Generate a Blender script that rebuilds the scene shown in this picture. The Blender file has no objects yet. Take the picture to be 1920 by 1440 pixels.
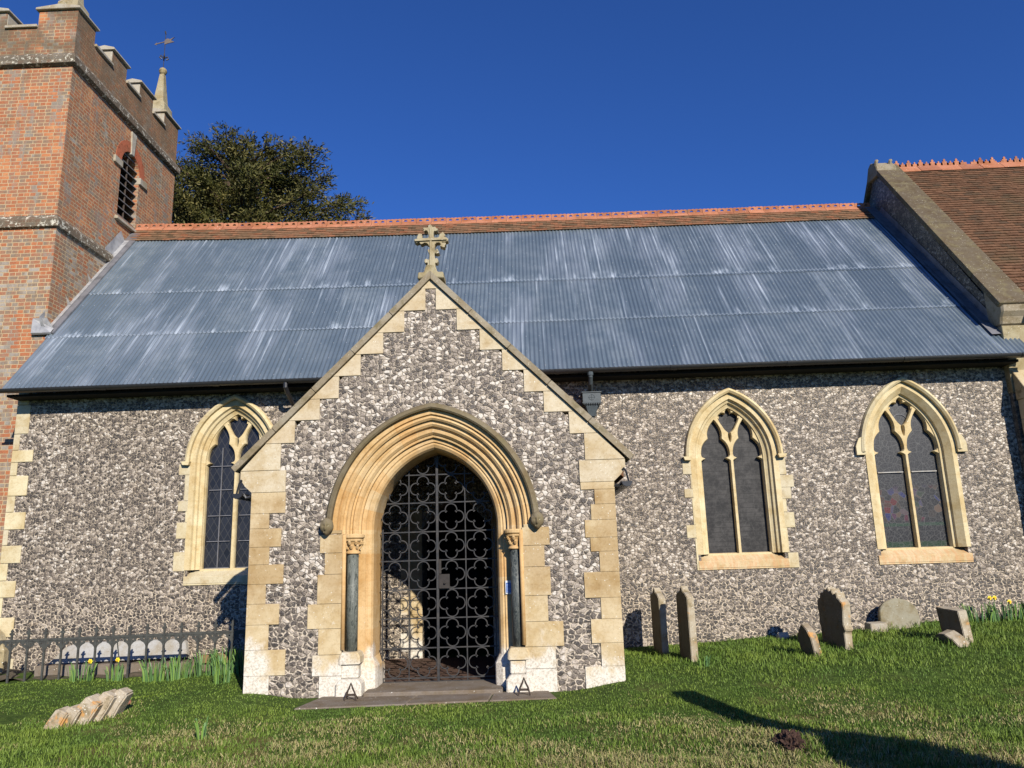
import bpy, math, random
from math import sin, cos, pi, sqrt, radians, acos, atan2, hypot
from mathutils import Vector, Matrix, noise
from mathutils.geometry import tessellate_polygon
import numpy as np
random.seed(7); RNG = np.random.default_rng(7)
S = bpy.context.scene
COL = S.collection

# ------------------------------------------------------------ camera, sky, sun, exposure
PITCH, ROLL, YAW = radians(12.5), radians(1.75), radians(1.2)
cd = bpy.data.cameras.new("camera"); cam = bpy.data.objects.new("camera", cd); COL.objects.link(cam)
S.camera = cam
cd.sensor_width = 36.0; cd.lens = 36.0 * 1442.0 / 1920.0; cd.clip_end = 3000; cd.clip_start = 0.05
fw0 = Vector((-sin(YAW), cos(YAW), 0)); rt0 = Vector((cos(YAW), sin(YAW), 0)); Z = Vector((0, 0, 1))
fw = cos(PITCH)*fw0 + sin(PITCH)*Z; up0 = cos(PITCH)*Z - sin(PITCH)*fw0
rt = cos(ROLL)*rt0 - sin(ROLL)*up0; up = cos(ROLL)*up0 + sin(ROLL)*rt0
mw = Matrix(((rt.x, up.x, -fw.x, 0), (rt.y, up.y, -fw.y, -9.4), (rt.z, up.z, -fw.z, 1.45), (0, 0, 0, 1)))
cam.matrix_world = mw

SUN_EL, SUN_AZ = radians(27.0), radians(24.5)      # azimuth: east of south
W = bpy.data.worlds.new("World"); S.world = W; W.use_nodes = True
wn = W.node_tree.nodes; wl = W.node_tree.links; wn.clear()
sky = wn.new("ShaderNodeTexSky"); sky.sky_type = 'NISHITA'; sky.sun_disc = False
sky.sun_elevation = SUN_EL; sky.sun_rotation = pi - SUN_AZ
sky.air_density = 1.0; sky.dust_density = 0.0; sky.ozone_density = 3.0; sky.altitude = 300
bg = wn.new("ShaderNodeBackground"); bg.inputs[1].default_value = 0.056
wo = wn.new("ShaderNodeOutputWorld"); tint = wn.new("ShaderNodeMix"); tint.data_type = 'RGBA'; tint.blend_type = 'MULTIPLY'; tint.inputs[0].default_value = 1
tint.inputs[7].default_value = (0.44, 0.86, 1.72, 1); wl.new(sky.outputs[0], tint.inputs[6]); wl.new(tint.outputs[2], bg.inputs[0]); wl.new(bg.outputs[0], wo.inputs[0])
sd = bpy.data.lights.new("sun", 'SUN'); so = bpy.data.objects.new("sun", sd); COL.objects.link(so)
sd.energy = 5.0; sd.angle = radians(0.5); sd.color = (1.0, 0.93, 0.82)
sdir = Vector((sin(SUN_AZ)*cos(SUN_EL), -cos(SUN_AZ)*cos(SUN_EL), sin(SUN_EL)))
so.rotation_euler = sdir.to_track_quat('Z', 'Y').to_euler()
S.view_settings.view_transform = 'Standard'; S.view_settings.look = 'None'
S.view_settings.exposure = 0.40; S.view_settings.gamma = 1.0
try: S.cycles.max_bounces = 4; S.cycles.diffuse_bounces = 1
except Exception: pass

# ------------------------------------------------------------ material helpers
class NT:
    def __init__(s, name, rough=0.85, metal=0.0, spec=0.3):
        s.m = bpy.data.materials.new(name); s.m.use_nodes = True
        s.t = s.m.node_tree; s.n = s.t.nodes; s.l = s.t.links; s.n.clear()
        s.out = s.n.new("ShaderNodeOutputMaterial"); s.b = s.n.new("ShaderNodeBsdfPrincipled")
        s.l.new(s.b.outputs[0], s.out.inputs[0])
        s.b.inputs["Roughness"].default_value = rough; s.b.inputs["Metallic"].default_value = metal
        s.b.inputs["Specular IOR Level"].default_value = spec
        s.tc = s.n.new("ShaderNodeTexCoord"); s.P = s.tc.outputs["Object"]
    def put(s, sock, v):
        if isinstance(v, bpy.types.NodeSocket): s.l.new(v, sock)
        elif isinstance(v, (tuple, list)) and len(v) == 3 and sock.type == 'RGBA': sock.default_value = (*v, 1)
        else: sock.default_value = v
    def math(s, op, a, b=0.0, c=None, clamp=False):
        n = s.n.new("ShaderNodeMath"); n.operation = op; n.use_clamp = clamp
        s.put(n.inputs[0], a); s.put(n.inputs[1], b)
        if c is not None: s.put(n.inputs[2], c)
        return n.outputs[0]
    def mix(s, f, a, b, mode='MIX'):
        n = s.n.new("ShaderNodeMix"); n.data_type = 'RGBA'; n.blend_type = mode
        s.put(n.inputs[0], f); s.put(n.inputs[6], a); s.put(n.inputs[7], b); return n.outputs[2]
    def noise(s, vec, scale, detail=3.0, rough=0.55, dist=0.0):
        n = s.n.new("ShaderNodeTexNoise"); s.put(n.inputs["Vector"], vec)
        n.inputs["Scale"].default_value = scale; n.inputs["Detail"].default_value = detail
        n.inputs["Roughness"].default_value = rough; n.inputs["Distortion"].default_value = dist
        return n.outputs["Fac"]
    def noisec(s, vec, scale, detail=2.0):
        n = s.n.new("ShaderNodeTexNoise"); s.put(n.inputs["Vector"], vec)
        n.inputs["Scale"].default_value = scale; n.inputs["Detail"].default_value = detail
        return n.outputs["Color"]
    def voro(s, vec, scale, feature='F1', dims='3D', rnd=1.0):
        n = s.n.new("ShaderNodeTexVoronoi"); n.feature = feature; n.voronoi_dimensions = dims
        s.put(n.inputs["Vector"], vec); n.inputs["Scale"].default_value = scale
        n.inputs["Randomness"].default_value = rnd
        return n
    def ramp(s, f, stops, interp='LINEAR'):
        n = s.n.new("ShaderNodeValToRGB"); s.put(n.inputs[0], f); cr = n.color_ramp; cr.interpolation = interp
        while len(cr.elements) < len(stops): cr.elements.new(0.5)
        for e, (p, c) in zip(cr.elements, stops):
            e.position = p; e.color = (*c, 1) if len(c) == 3 else c
        return n.outputs[0]
    def step(s, v, a, b):       # smoothstep a..b
        n = s.n.new("ShaderNodeMapRange"); n.interpolation_type = 'SMOOTHSTEP'
        s.put(n.inputs[0], v); s.put(n.inputs[1], a); s.put(n.inputs[2], b)
        n.inputs[3].default_value = 0; n.inputs[4].default_value = 1; return n.outputs[0]
    def sep(s, v):
        n = s.n.new("ShaderNodeSeparateXYZ"); s.put(n.inputs[0], v); return n.outputs
    def comb(s, x, y, z=0.0):
        n = s.n.new("ShaderNodeCombineXYZ"); s.put(n.inputs[0], x); s.put(n.inputs[1], y); s.put(n.inputs[2], z); return n.outputs[0]
    def vmath(s, op, a, b):
        n = s.n.new("ShaderNodeVectorMath"); n.operation = op; s.put(n.inputs[0], a); s.put(n.inputs[1], b); return n.outputs[0]
    def island(s):
        n = s.n.new("ShaderNodeNewGeometry"); return n.outputs["Random Per Island"]
    def bump(s, h, strength=0.5, dist=0.01):
        n = s.n.new("ShaderNodeBump"); n.inputs["Strength"].default_value = strength
        n.inputs["Distance"].default_value = dist; s.put(n.inputs["Height"], h)
        s.l.new(n.outputs[0], s.b.inputs["Normal"]); return n
    def col(s, c): s.put(s.b.inputs["Base Color"], c); return s
    def gray(s, f, k=1.0):      # value -> multiplier colour
        return s.comb(f, f, f)

def wallvec(t):
    x, y, z = t.sep(t.P); return t.comb(t.math('ADD', x, y), z, 0.0)

def mat_flint(name, scale=21.0, mortar=(0.46, 0.385, 0.285), bright=0.0, lowband=True, dark=0.0):
    t = NT(name, 0.6, spec=0.45)
    v = wallvec(t); z = t.sep(t.P)[2]
    warp = t.vmath('SCALE', t.vmath('SUBTRACT', t.noisec(v, 14.0, 4), (0.5, 0.5, 0.5)), (0, 0, 0))
    t.n[-1]; warp.node.inputs[3].default_value = 0.05
    v2 = t.vmath('ADD', v, warp)
    v2 = t.vmath('MULTIPLY', v2, (1.0, 1.22, 1.0))
    vo = t.voro(v2, scale, 'F1', '2D'); ed = t.voro(v2, scale, 'DISTANCE_TO_EDGE', '2D')
    if lowband:
        lsw = t.step(t.math('ADD', z, t.math('MULTIPLY', t.noise(v, 1.6, 4), 0.9)), 1.62, 1.58)
        vb = t.voro(v2, scale*0.80, 'F1', '2D'); eb = t.voro(v2, scale*0.80, 'DISTANCE_TO_EDGE', '2D')
        rnd = t.sep(t.mix(lsw, vo.outputs["Color"], vb.outputs["Color"]))
        edd = t.math('ADD', t.math('MULTIPLY', ed.outputs["Distance"], t.math('SUBTRACT', 1.0, lsw)), t.math('MULTIPLY', eb.outputs["Distance"], lsw))
    else:
        rnd = t.sep(vo.outputs["Color"]); edd = ed.outputs["Distance"]
    big = t.noise(v, 1.1, 3)
    val = t.math('ADD', rnd[0], t.math('MULTIPLY', t.math('SUBTRACT', big, 0.5), 0.42))
    if bright: val = t.math('ADD', val, bright)
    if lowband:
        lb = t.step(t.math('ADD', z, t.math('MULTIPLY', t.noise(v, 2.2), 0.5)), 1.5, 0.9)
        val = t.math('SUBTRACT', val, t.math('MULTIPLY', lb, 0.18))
    fine = t.noise(v, 58.0, 4, 0.65); med = t.noise(v, 24.0, 3, 0.6)
    val = t.math('ADD', val, t.math('MULTIPLY', t.math('SUBTRACT', med, 0.5), 0.9))
    base = t.ramp(val, [(0.0, (0.045, 0.038, 0.033)), (0.30, (0.090, 0.074, 0.062)), (0.52, (0.155, 0.124, 0.098)),
                        (0.70, (0.29, 0.243, 0.195)), (0.86, (0.44, 0.375, 0.305)), (1.0, (0.58, 0.53, 0.46))])
    rind = t.math('MULTIPLY', t.step(fine, 0.56, 0.68), t.math('MULTIPLY', rnd[1], 0.7))
    base = t.mix(rind, base, (0.47, 0.415, 0.345))
    core = t.math('MULTIPLY', t.step(fine, 0.46, 0.34), 0.4)
    base = t.mix(core, base, (0.030, 0.026, 0.024))
    mw_ = t.noise(v, 9.0, 2)
    lo = t.math('MULTIPLY', mw_, 0.07); hi = t.math('ADD', lo, 0.12)
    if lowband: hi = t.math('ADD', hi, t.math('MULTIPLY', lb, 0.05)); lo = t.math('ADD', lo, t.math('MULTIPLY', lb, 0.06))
    edn = t.math('ADD', edd, t.math('MULTIPLY', t.math('SUBTRACT', t.noise(v, 50.0, 4, 0.7), 0.5), 0.34))
    msk = t.step(edn, lo, hi)
    mcol = t.mix(t.noise(v, 5.0, 3), mortar, tuple(min(1, c*1.4) for c in mortar))
    dark_mortar = t.math('MULTIPLY', t.step(t.noise(v, 19.0, 3, 0.6), 0.44, 0.56), 0.8)  # mortar darkened in random patches
    mcol = t.mix(dark_mortar, mcol, (0.085, 0.07, 0.058))
    c = t.mix(msk, mcol, base)
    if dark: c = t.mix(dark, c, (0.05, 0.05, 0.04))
    stain = t.step(t.noise(v, 2.7, 4, 0.65), 0.60, 0.78)
    c = t.mix(t.math('MULTIPLY', stain, 0.35), c, t.mix(1.0, c, (0.75, 0.62, 0.42), 'MULTIPLY'))
    t.col(c)
    t.put(t.b.inputs["Roughness"], t.math('SUBTRACT', 0.85, t.math('MULTIPLY', msk, 0.42)))
    dome = t.math('MINIMUM', t.math('MULTIPLY', edd, 3.0), 0.6)
    tilt = t.math('MULTIPLY', t.math('ADD', rnd[2], med), 0.45)
    h = t.math('ADD', t.math('ADD', dome, t.math('MULTIPLY', tilt, msk)), t.math('MULTIPLY', fine, 0.45))
    t.bump(h, 0.8, 0.014)
    return t.m

def mat_stone(name, cols, lichen=0.25, wash=False, moss=0.0, rough=0.9, bump=0.35, rust=False, lichcol=(0.66, 0.64, 0.56), nsc=1.0, orange=0.0):
    t = NT(name, rough, spec=0.2)
    r = t.island(); P = t.P; z = t.sep(P)[2]
    c = t.ramp(r, [(i/(len(cols)-1), k) for i, k in enumerate(cols)])
    n1 = t.noise(P, 3.0*nsc, 5, 0.62, 0.4); n9 = t.noise(P, 1.1, 4, 0.6)
    c = t.mix(t.math('MULTIPLY', t.step(n9, 0.5, 0.7), 0.5), c, t.mix(1.0, c, (0.86, 0.82, 0.78), 'MULTIPLY'))
    c = t.mix(t.step(n1, 0.38, 0.72), c, t.mix(1.0, c, (0.80, 0.72, 0.58), 'MULTIPLY'))
    # bedding lines of the sawn stone
    x, y, zz = t.sep(P)
    bed = t.noise(t.comb(t.math('MULTIPLY', x, 1.5), t.math('MULTIPLY', y, 1.5), t.math('MULTIPLY', zz, 14.0)), 1.6, 4, 0.6)
    c = t.mix(t.math('MULTIPLY', t.step(bed, 0.5, 0.75), 0.35), c, t.mix(1.0, c, (0.86, 0.76, 0.60), 'MULTIPLY'))
    n4 = t.noise(P, 7.5, 5, 0.7)
    c = t.mix(t.math('MULTIPLY', t.step(n4, 0.45, 0.75), 0.45), c, t.mix(1.0, c, (0.70, 0.60, 0.46), 'MULTIPLY'))
    n2 = t.noise(P, 42.0, 5, 0.75)
    c = t.mix(t.math('MULTIPLY', t.step(n2, 0.48, 0.66), 0.42), c, t.mix(1.0, c, (0.62, 0.58, 0.5), 'MULTIPLY'))
    if wash:
        bz = t.math('MULTIPLY', t.step(z, 0.75, 1.35), t.step(z, 2.40, 2.25))
        bm_ = t.math('MULTIPLY', bz, t.step(t.noise(P, 1.7, 5, 0.65), 0.34, 0.56))
        if name == 'porch_ashlar': c = t.mix(t.math('MULTIPLY', bm_, 0.7), c, t.mix(1.0, c, (0.66, 0.56, 0.44), 'MULTIPLY'))
        w = t.step(t.math('SUBTRACT', t.math('MULTIPLY', t.noise(P, 2.6, 5, 0.6), 1.5), z), 0.22, 0.52)
        c = t.mix(t.math('MULTIPLY', w, 0.8), c, t.mix(t.step(n2, 0.42, 0.66), (0.70, 0.67, 0.60), (0.40, 0.37, 0.31)))
    if moss:
        mo = t.step(t.noise(P, 6.0, 6, 0.7), 0.62-moss*0.3, 0.75-moss*0.2)
        c = t.mix(t.math('MULTIPLY', mo, 0.85), c, t.mix(t.noise(P, 25.0), (0.10, 0.085, 0.045), (0.20, 0.165, 0.09)))
    if lichen:
        Pw = t.vmath('ADD', P, t.comb(t.math('MULTIPLY', n2, .05), t.math('MULTIPLY', t.noise(P, 21.0, 3), .07), t.math('MULTIPLY', n4, .05)))
        vo = t.voro(Pw, 34.0); rr = t.sep(vo.outputs["Color"])[0]
        spot = t.math('MULTIPLY', t.step(vo.outputs["Distance"], t.math('ADD', 0.12, t.math('MULTIPLY', t.noise(P, 13.0, 2), 0.34)), 0.08), t.step(rr, 1.0-lichen, 1.0-lichen+0.03))
        spot = t.math('MULTIPLY', spot, t.step(t.noise(P, 5.0, 2), 0.4, 0.52))
        c = t.mix(spot, c, lichcol)
        blot = t.step(t.noise(P, 9.0, 6, 0.7), 0.66, 0.72)
        c = t.mix(t.math('MULTIPLY', blot, min(1.0, lichen*1.6)), c, lichcol)
    if orange:
        om = t.step(t.noise(P, 7.0, 5, 0.65), 0.62-orange*0.2, 0.70-orange*0.2)
        c = t.mix(t.math('MULTIPLY', om, 0.85), c, t.mix(n2, (0.60, 0.33, 0.10), (0.42, 0.20, 0.07)))
    if rust:
        ru = t.step(t.noise(t.comb(t.math('MULTIPLY', x, 3.0), 0.0, zz), 6.0, 5, 0.7), 0.42, 0.62)
        c = t.mix(t.math('MULTIPLY', ru, 0.42), c, (0.52, 0.24, 0.10))
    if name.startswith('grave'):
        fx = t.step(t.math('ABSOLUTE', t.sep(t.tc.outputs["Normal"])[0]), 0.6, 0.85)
        c = t.mix(fx, c, t.mix(0.75, c, (0.070, 0.060, 0.042)))  # shade painted in: broad faces coloured darker than the edges
    t.col(c)
    t.bump(t.math('ADD', t.math('MULTIPLY', n2, 0.6), t.noise(P, 8.0, 4)), bump, 0.0045)
    return t.m

def mat_brick(name, grey=0.0, dirt=0.2, lich=0.0, blk=False):
    t = NT(name, 0.9, spec=0.2)
    v = wallvec(t)
    v2 = t.vmath('ADD', v, t.comb(t.math('MULTIPLY', t.noise(v, 6.0), 0.012), t.math('MULTIPLY', t.noise(v, 4.0), 0.016), 0.0))
    b = t.n.new("ShaderNodeTexBrick"); t.put(b.inputs["Vector"], v2)
    b.inputs["Color1"].default_value = (0, 0, 0, 1); b.inputs["Color2"].default_value = (1, 1, 1, 1)
    b.inputs["Mortar"].default_value = (0.5, 0.5, 0.5, 1); b.inputs["Scale"].default_value = 1.0
    b.inputs["Brick Width"].default_value = 0.19; b.inputs["Row Height"].default_value = 0.073
    b.inputs["Mortar Size"].default_value = 0.008; b.inputs["Mortar Smooth"].default_value = 0.25; b.inputs["Bias"].default_value = 0.0
    b.offset = 0.5; b.squash = 0.6; b.squash_frequency = 2
    r = t.sep(b.outputs["Color"])[0]
    n1 = t.noise(t.vmath('MULTIPLY', v, (1.6, 0.5, 1)), 1.2, 4, 0.6)
    val = t.math('ADD', t.math('MULTIPLY', r, 0.60), t.math('MULTIPLY', t.math('SUBTRACT', n1, 0.38), 1.7))
    if grey: val = t.math('ADD', val, grey)
    c = t.ramp(val, [(0.0, (0.50, 0.225, 0.100)), (0.25, (0.42, 0.165, 0.075)), (0.48, (0.33, 0.120, 0.058)),
                     (0.66, (0.30, 0.155, 0.095)), (0.84, (0.21, 0.155, 0.11)), (1.0, (0.32, 0.28, 0.235))])
    n3 = t.noise(v, 30.0, 4, 0.65)
    c = t.mix(t.math('MULTIPLY', t.step(n3, 0.45, 0.75), 0.5), c, t.mix(1.0, c, (0.55, 0.5, 0.48), 'MULTIPLY'))
    mort = t.mix(t.noise(v, 3.0, 3), (0.52, 0.40, 0.24), (0.36, 0.26, 0.15))
    c = t.mix(b.outputs["Fac"], c, mort)
    gm = t.step(t.noise(t.vmath('MULTIPLY', v, (1.5, 0.35, 1)), 1.9, 5, 0.7), 0.52, 0.60)
    c = t.mix(t.math('MULTIPLY', t.math('MULTIPLY', gm, t.step(r, 0.1, 0.6)), 0.7), c, t.mix(n3, (0.13, 0.11, 0.085), (0.34, 0.31, 0.27)))
    d = t.step(t.noise(t.P, 2.1, 5, 0.62), 0.62-dirt*0.5, 0.80-dirt*0.3)
    c = t.mix(t.math('MULTIPLY', d, 0.75 if dirt > .4 else .45), c, (0.105, 0.085, 0.055))
    # the east face is weathered: moss and soot in slanting patches
    ex = t.step(t.sep(t.tc.outputs["Normal"])[0], 0.5, 0.8)
    em = t.step(t.noise(t.vmath('MULTIPLY', t.P, (1, 1.0, 1.6)), 2.6, 6, 0.72), 0.44-dirt*0.35, 0.66-dirt*0.3)
    c = t.mix(t.math('MULTIPLY', t.math('MULTIPLY', ex, em), 0.36 if dirt < .4 else 0.6), c, t.mix(n3, (0.10, 0.065, 0.036), (0.24, 0.15, 0.085)))
    if blk: c = t.mix(0.72, c, t.mix(n3, (0.04, 0.036, 0.030), (0.17, 0.14, 0.10)))
    if lich:
        lm = t.step(t.noise(t.P, 12.0, 6, 0.75), 0.74-lich*0.3, 0.78-lich*0.28)
        c = t.mix(t.math('MULTIPLY', lm, 0.85), c, (0.62, 0.59, 0.48))
    t.col(c)
    t.bump(t.math('SUBTRACT', t.math('MULTIPLY', n3, 0.5), t.math('MULTIPLY', b.outputs["Fac"], 0.9)), 0.6, 0.012)
    return t.m

def mat_plain(name, c, rough=0.6, metal=0.0, var=0.25, spec=0.4, nsc=20.0, c2=None, bump=0.1):
    t = NT(name, rough, metal, spec)
    n = t.noise(t.P, nsc, 4, 0.6)
    c2 = c2 or tuple(k*(1-var) for k in c)
    t.col(t.mix(t.step(n, 0.35, 0.7), c, c2)); t.bump(n, bump, 0.006); return t.m

M = {}
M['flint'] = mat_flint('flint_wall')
M['flint_porch'] = mat_flint('flint_porch', 18.0, (0.44, 0.375, 0.29), 0.10)
M['flint_dark'] = mat_flint('flint_gable', 17.0, (0.30, 0.27, 0.20), -0.10, False, 0.35)  # flint mixed darker, for the chancel gable
M['ashlar'] = mat_stone('porch_ashlar', [(0.53, 0.43, 0.265), (0.56, 0.465, 0.30), (0.52, 0.42, 0.26), (0.57, 0.475, 0.31)], 0.22, True)
M['gable_stone'] = mat_stone('gable_ashlar', [(0.54, 0.47, 0.34), (0.56, 0.49, 0.36), (0.53, 0.45, 0.32)], 0.2)
M['arch_stone'] = mat_stone('arch_stone', [(0.56, 0.385, 0.19), (0.60, 0.44, 0.24), (0.55, 0.345, 0.15), (0.58, 0.45, 0.27)], 0.04, True)
M['window_stone'] = mat_stone('window_stone', [(0.588, 0.489, 0.288), (0.622, 0.535, 0.340), (0.571, 0.459, 0.258)], 0.03)
M['window_block'] = mat_stone('window_block', [(0.554, 0.491, 0.331), (0.605, 0.529, 0.344), (0.521, 0.466, 0.335)], 0.05)
M['rust_sill'] = mat_stone('rust_sill', [(0.616, 0.493, 0.290), (0.581, 0.466, 0.290)], 0.03, rust=True)
M['coping'] = mat_stone('coping_stone', [(0.29, 0.255, 0.19), (0.27, 0.235, 0.175), (0.31, 0.27, 0.20)], 0.45, moss=0.45, bump=0.8, lichcol=(0.50, 0.46, 0.34))
M['dark_coping'] = mat_stone('dark_coping', [(0.11, 0.088, 0.060), (0.13, 0.105, 0.070)], 0.4, moss=0.5, bump=0.9, lichcol=(0.45, 0.42, 0.34))
M['hood'] = mat_stone('hood_stone', [(0.19, 0.160, 0.105), (0.17, 0.14, 0.09)], 0.1, moss=0.5, bump=0.8, lichcol=(0.44, 0.40, 0.28))
M['lichen_stone'] = mat_stone('lichen_stone', [(0.40, 0.35, 0.24), (0.34, 0.30, 0.19)], 0.35, moss=0.3, bump=0.7)
M['pale_coping'] = mat_stone('pale_coping', [(0.42, 0.395, 0.33), (0.37, 0.34, 0.28)], 0.3, moss=0.12)
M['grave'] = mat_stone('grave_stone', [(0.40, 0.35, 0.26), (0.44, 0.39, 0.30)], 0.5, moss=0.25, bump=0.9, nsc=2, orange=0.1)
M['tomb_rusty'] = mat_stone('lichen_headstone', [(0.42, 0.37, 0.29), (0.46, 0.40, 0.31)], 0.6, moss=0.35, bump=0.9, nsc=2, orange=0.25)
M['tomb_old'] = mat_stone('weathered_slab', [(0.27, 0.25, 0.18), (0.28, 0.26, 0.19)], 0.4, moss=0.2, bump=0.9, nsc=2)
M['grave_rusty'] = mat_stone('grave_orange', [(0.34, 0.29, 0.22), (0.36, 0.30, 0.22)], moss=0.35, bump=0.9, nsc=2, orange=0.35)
M['brick'] = mat_brick('tower_brick', 0.0, 0.12)
M['brick_low'] = mat_brick('tower_brick_low', 0.2, 0.1)
M['brick_par'] = mat_brick('parapet_brick', 0.1, 0.55, 0.2)
M['string'] = mat_brick('string_brick', 0.3, 0.5, 0.66, True)
M['terracotta'] = mat_stone('terracotta', [(0.38, 0.155, 0.090), (0.46, 0.20, 0.115), (0.31, 0.13, 0.08)], 0.10, moss=0.12, bump=0.3)
M['iron'] = mat_plain('black_iron', (0.028, 0.029, 0.031), 0.5, 0.1, c2=(0.055, 0.050, 0.045), bump=0.3)
M['railing'] = mat_plain('grey_iron', (0.060, 0.062, 0.054), 0.6, 0.0, c2=(0.035, 0.034, 0.030))
M['gutter'] = mat_plain('gutter_black', (0.025, 0.025, 0.027), 0.35, 0.0, spec=0.5)
M['hopper'] = mat_plain('hopper_paint', (0.055, 0.070, 0.078), 0.5)
M['lead'] = mat_plain('lead_sheet', (0.20, 0.20, 0.215), 0.55, 0.3, nsc=5, c2=(0.13, 0.13, 0.14))
M['lead_light'] = mat_plain('lead_light', (0.40, 0.40, 0.40), 0.5, 0.2, nsc=7, c2=(0.25, 0.25, 0.26))
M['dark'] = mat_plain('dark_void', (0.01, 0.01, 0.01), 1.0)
M['timber'] = mat_plain('dark_timber', (0.05, 0.035, 0.025), 0.8)
M['zinc'] = mat_plain('screw_zinc', (0.6, 0.62, 0.65), 0.35, 0.6)
M['slab'] = mat_stone('slab_stone', [(0.17, 0.145, 0.12), (0.20, 0.17, 0.14)], 0.12, moss=0.1)
M['tomb'] = mat_stone('tomb_stone', [(0.36, 0.36, 0.35), (0.38, 0.375, 0.36)], 0.15)
M['louvre'] = mat_plain('louvre_slate', (0.16, 0.15, 0.14), 0.6)

S_OFF = 0.66*(2.60-3.0) + 0.75*4.33
def mat_roof():
    t = NT('corrugated_steel', 0.45, 0.55, 0.5)
    x, y, z = t.sep(t.P); s = t.math('ADD', t.math('MULTIPLY', y, 0.66), t.math('MULTIPLY', z, 0.75))
    isl = t.island()
    sv = t.comb(t.math('MULTIPLY', x, 15.0), t.math('MULTIPLY', s, 0.32), t.math('MULTIPLY', isl, 40.0))
    st = t.noise(sv, 1.0, 5, 0.7)
    sv2 = t.comb(t.math('MULTIPLY', x, 1.3), t.math('MULTIPLY', s, 0.35), 3.0)
    reg = t.noise(sv2, 1.0, 3, 0.6)
    mott = t.noise(t.P, 2.6, 5, 0.65)
    base = t.mix(t.step(mott, 0.35, 0.7), (0.185, 0.240, 0.280), (0.275, 0.328, 0.358))
    base = t.mix(t.math('MULTIPLY', isl, 0.75), base, (0.15, 0.20, 0.245))
    base = t.mix(t.math('MULTIPLY', t.step(reg, 0.48, 0.66), 0.45), base, (0.38, 0.43, 0.48))
    thr = t.math('SUBTRACT', 0.74, t.math('MULTIPLY', reg, 0.40))
    wmask = t.step(st, thr, t.math('ADD', thr, 0.22))
    wmask = t.math('MULTIPLY', wmask, 0.50)
    ss = t.math('SUBTRACT', s, S_OFF)
    for q in (1.50, 3.04):     # zinc bloom at the laps, with painted light along the lap edges
        near = t.math('MULTIPLY', t.step(ss, q-0.02, q+0.0), t.step(ss, q+0.34, q+0.0))
        lapm = t.math('MULTIPLY', near, t.step(t.noise(t.comb(t.math('MULTIPLY', x, 5.0), t.math('MULTIPLY', s, 1.2), q), 1.0, 4, 0.7), 0.50, 0.68))
        edge = t.math('MULTIPLY', t.step(ss, q-0.015, q), t.step(ss, q+0.035, q+0.015))
        wmask = t.math('MAXIMUM', wmask, t.math('MAXIMUM', t.math('MULTIPLY', lapm, 0.55), t.math('MULTIPLY', edge, 0.25)))
    fl = t.math('MULTIPLY', t.step(t.noise(t.P, 16.0, 5, 0.75), 0.58, 0.74), t.step(mott, 0.45, 0.65))
    c = t.mix(wmask, base, (0.52, 0.57, 0.64)); c = t.mix(t.math('MULTIPLY', fl, 0.4), c, (0.5, 0.55, 0.6))
    t.col(c); t.put(t.b.inputs["Roughness"], t.math('ADD', 0.42, t.math('MULTIPLY', wmask, 0.4)))
    t.put(t.b.inputs["Metallic"], t.math('SUBTRACT', 0.6, t.math('MULTIPLY', wmask, 0.55)))
    t.bump(t.noise(t.P, 30.0, 2), 0.08, 0.004)
    return t.m
M['roof'] = mat_roof()

def mat_tile(name, a, b, c):
    t = NT(name, 0.9, spec=0.15); r = t.island()
    k = t.ramp(r, [(0, a), (0.55, b), (1, c)])
    n = t.noise(t.P, 14.0, 5, 0.7)
    k = t.mix(t.step(n, 0.5, 0.7), k, t.mix(1.0, k, (0.45, 0.42, 0.35), 'MULTIPLY'))
    big = t.step(t.noise(t.P, 1.5, 4, 0.6), 0.5, 0.7); k = t.mix(t.math('MULTIPLY', big, 0.4), k, (0.10, 0.075, 0.04))
    lm = t.step(t.noise(t.P, 22.0, 4, 0.7), 0.74, 0.78); k = t.mix(lm, k, (0.45, 0.42, 0.32))
    t.col(k); t.bump(n, 0.4, 0.01); return t.m
M['tile_brown'] = mat_tile('tile_brown', (0.115, 0.060, 0.034), (0.16, 0.085, 0.048), (0.085, 0.055, 0.034))
M['tile_red'] = mat_tile('tile_red', (0.27, 0.115, 0.06), (0.22, 0.13, 0.075), (0.13, 0.085, 0.05))
M['floor_tile'] = mat_tile('floor_tile', (0.12, 0.075, 0.055), (0.10, 0.062, 0.048), (0.14, 0.088, 0.066))

def mat_marble(name, c1, c2, vein):
    t = NT(name, 0.5, spec=0.3); x, y, z = t.sep(t.P)
    n = t.noise(t.comb(t.math('MULTIPLY', x, 2.5), y, t.math('MULTIPLY', z, 0.7)), 7.0, 7, 0.7, 2.2)
    c = t.mix(t.step(n, 0.35, 0.62), c1, c2)
    v = t.step(t.math('ABSOLUTE', t.math('SUBTRACT', n, 0.5)), 0.035, 0.0)
    t.col(t.mix(t.math('MULTIPLY', v, 0.7), c, vein)); t.bump(n, 0.2, 0.01); return t.m
M['marble'] = mat_marble('green_marble', (0.045, 0.052, 0.046), (0.115, 0.125, 0.108), (0.25, 0.26, 0.22))
M['marble_dark'] = mat_marble('dark_marble', (0.020, 0.026, 0.028), (0.055, 0.065, 0.066), (0.20, 0.21, 0.19))

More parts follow.
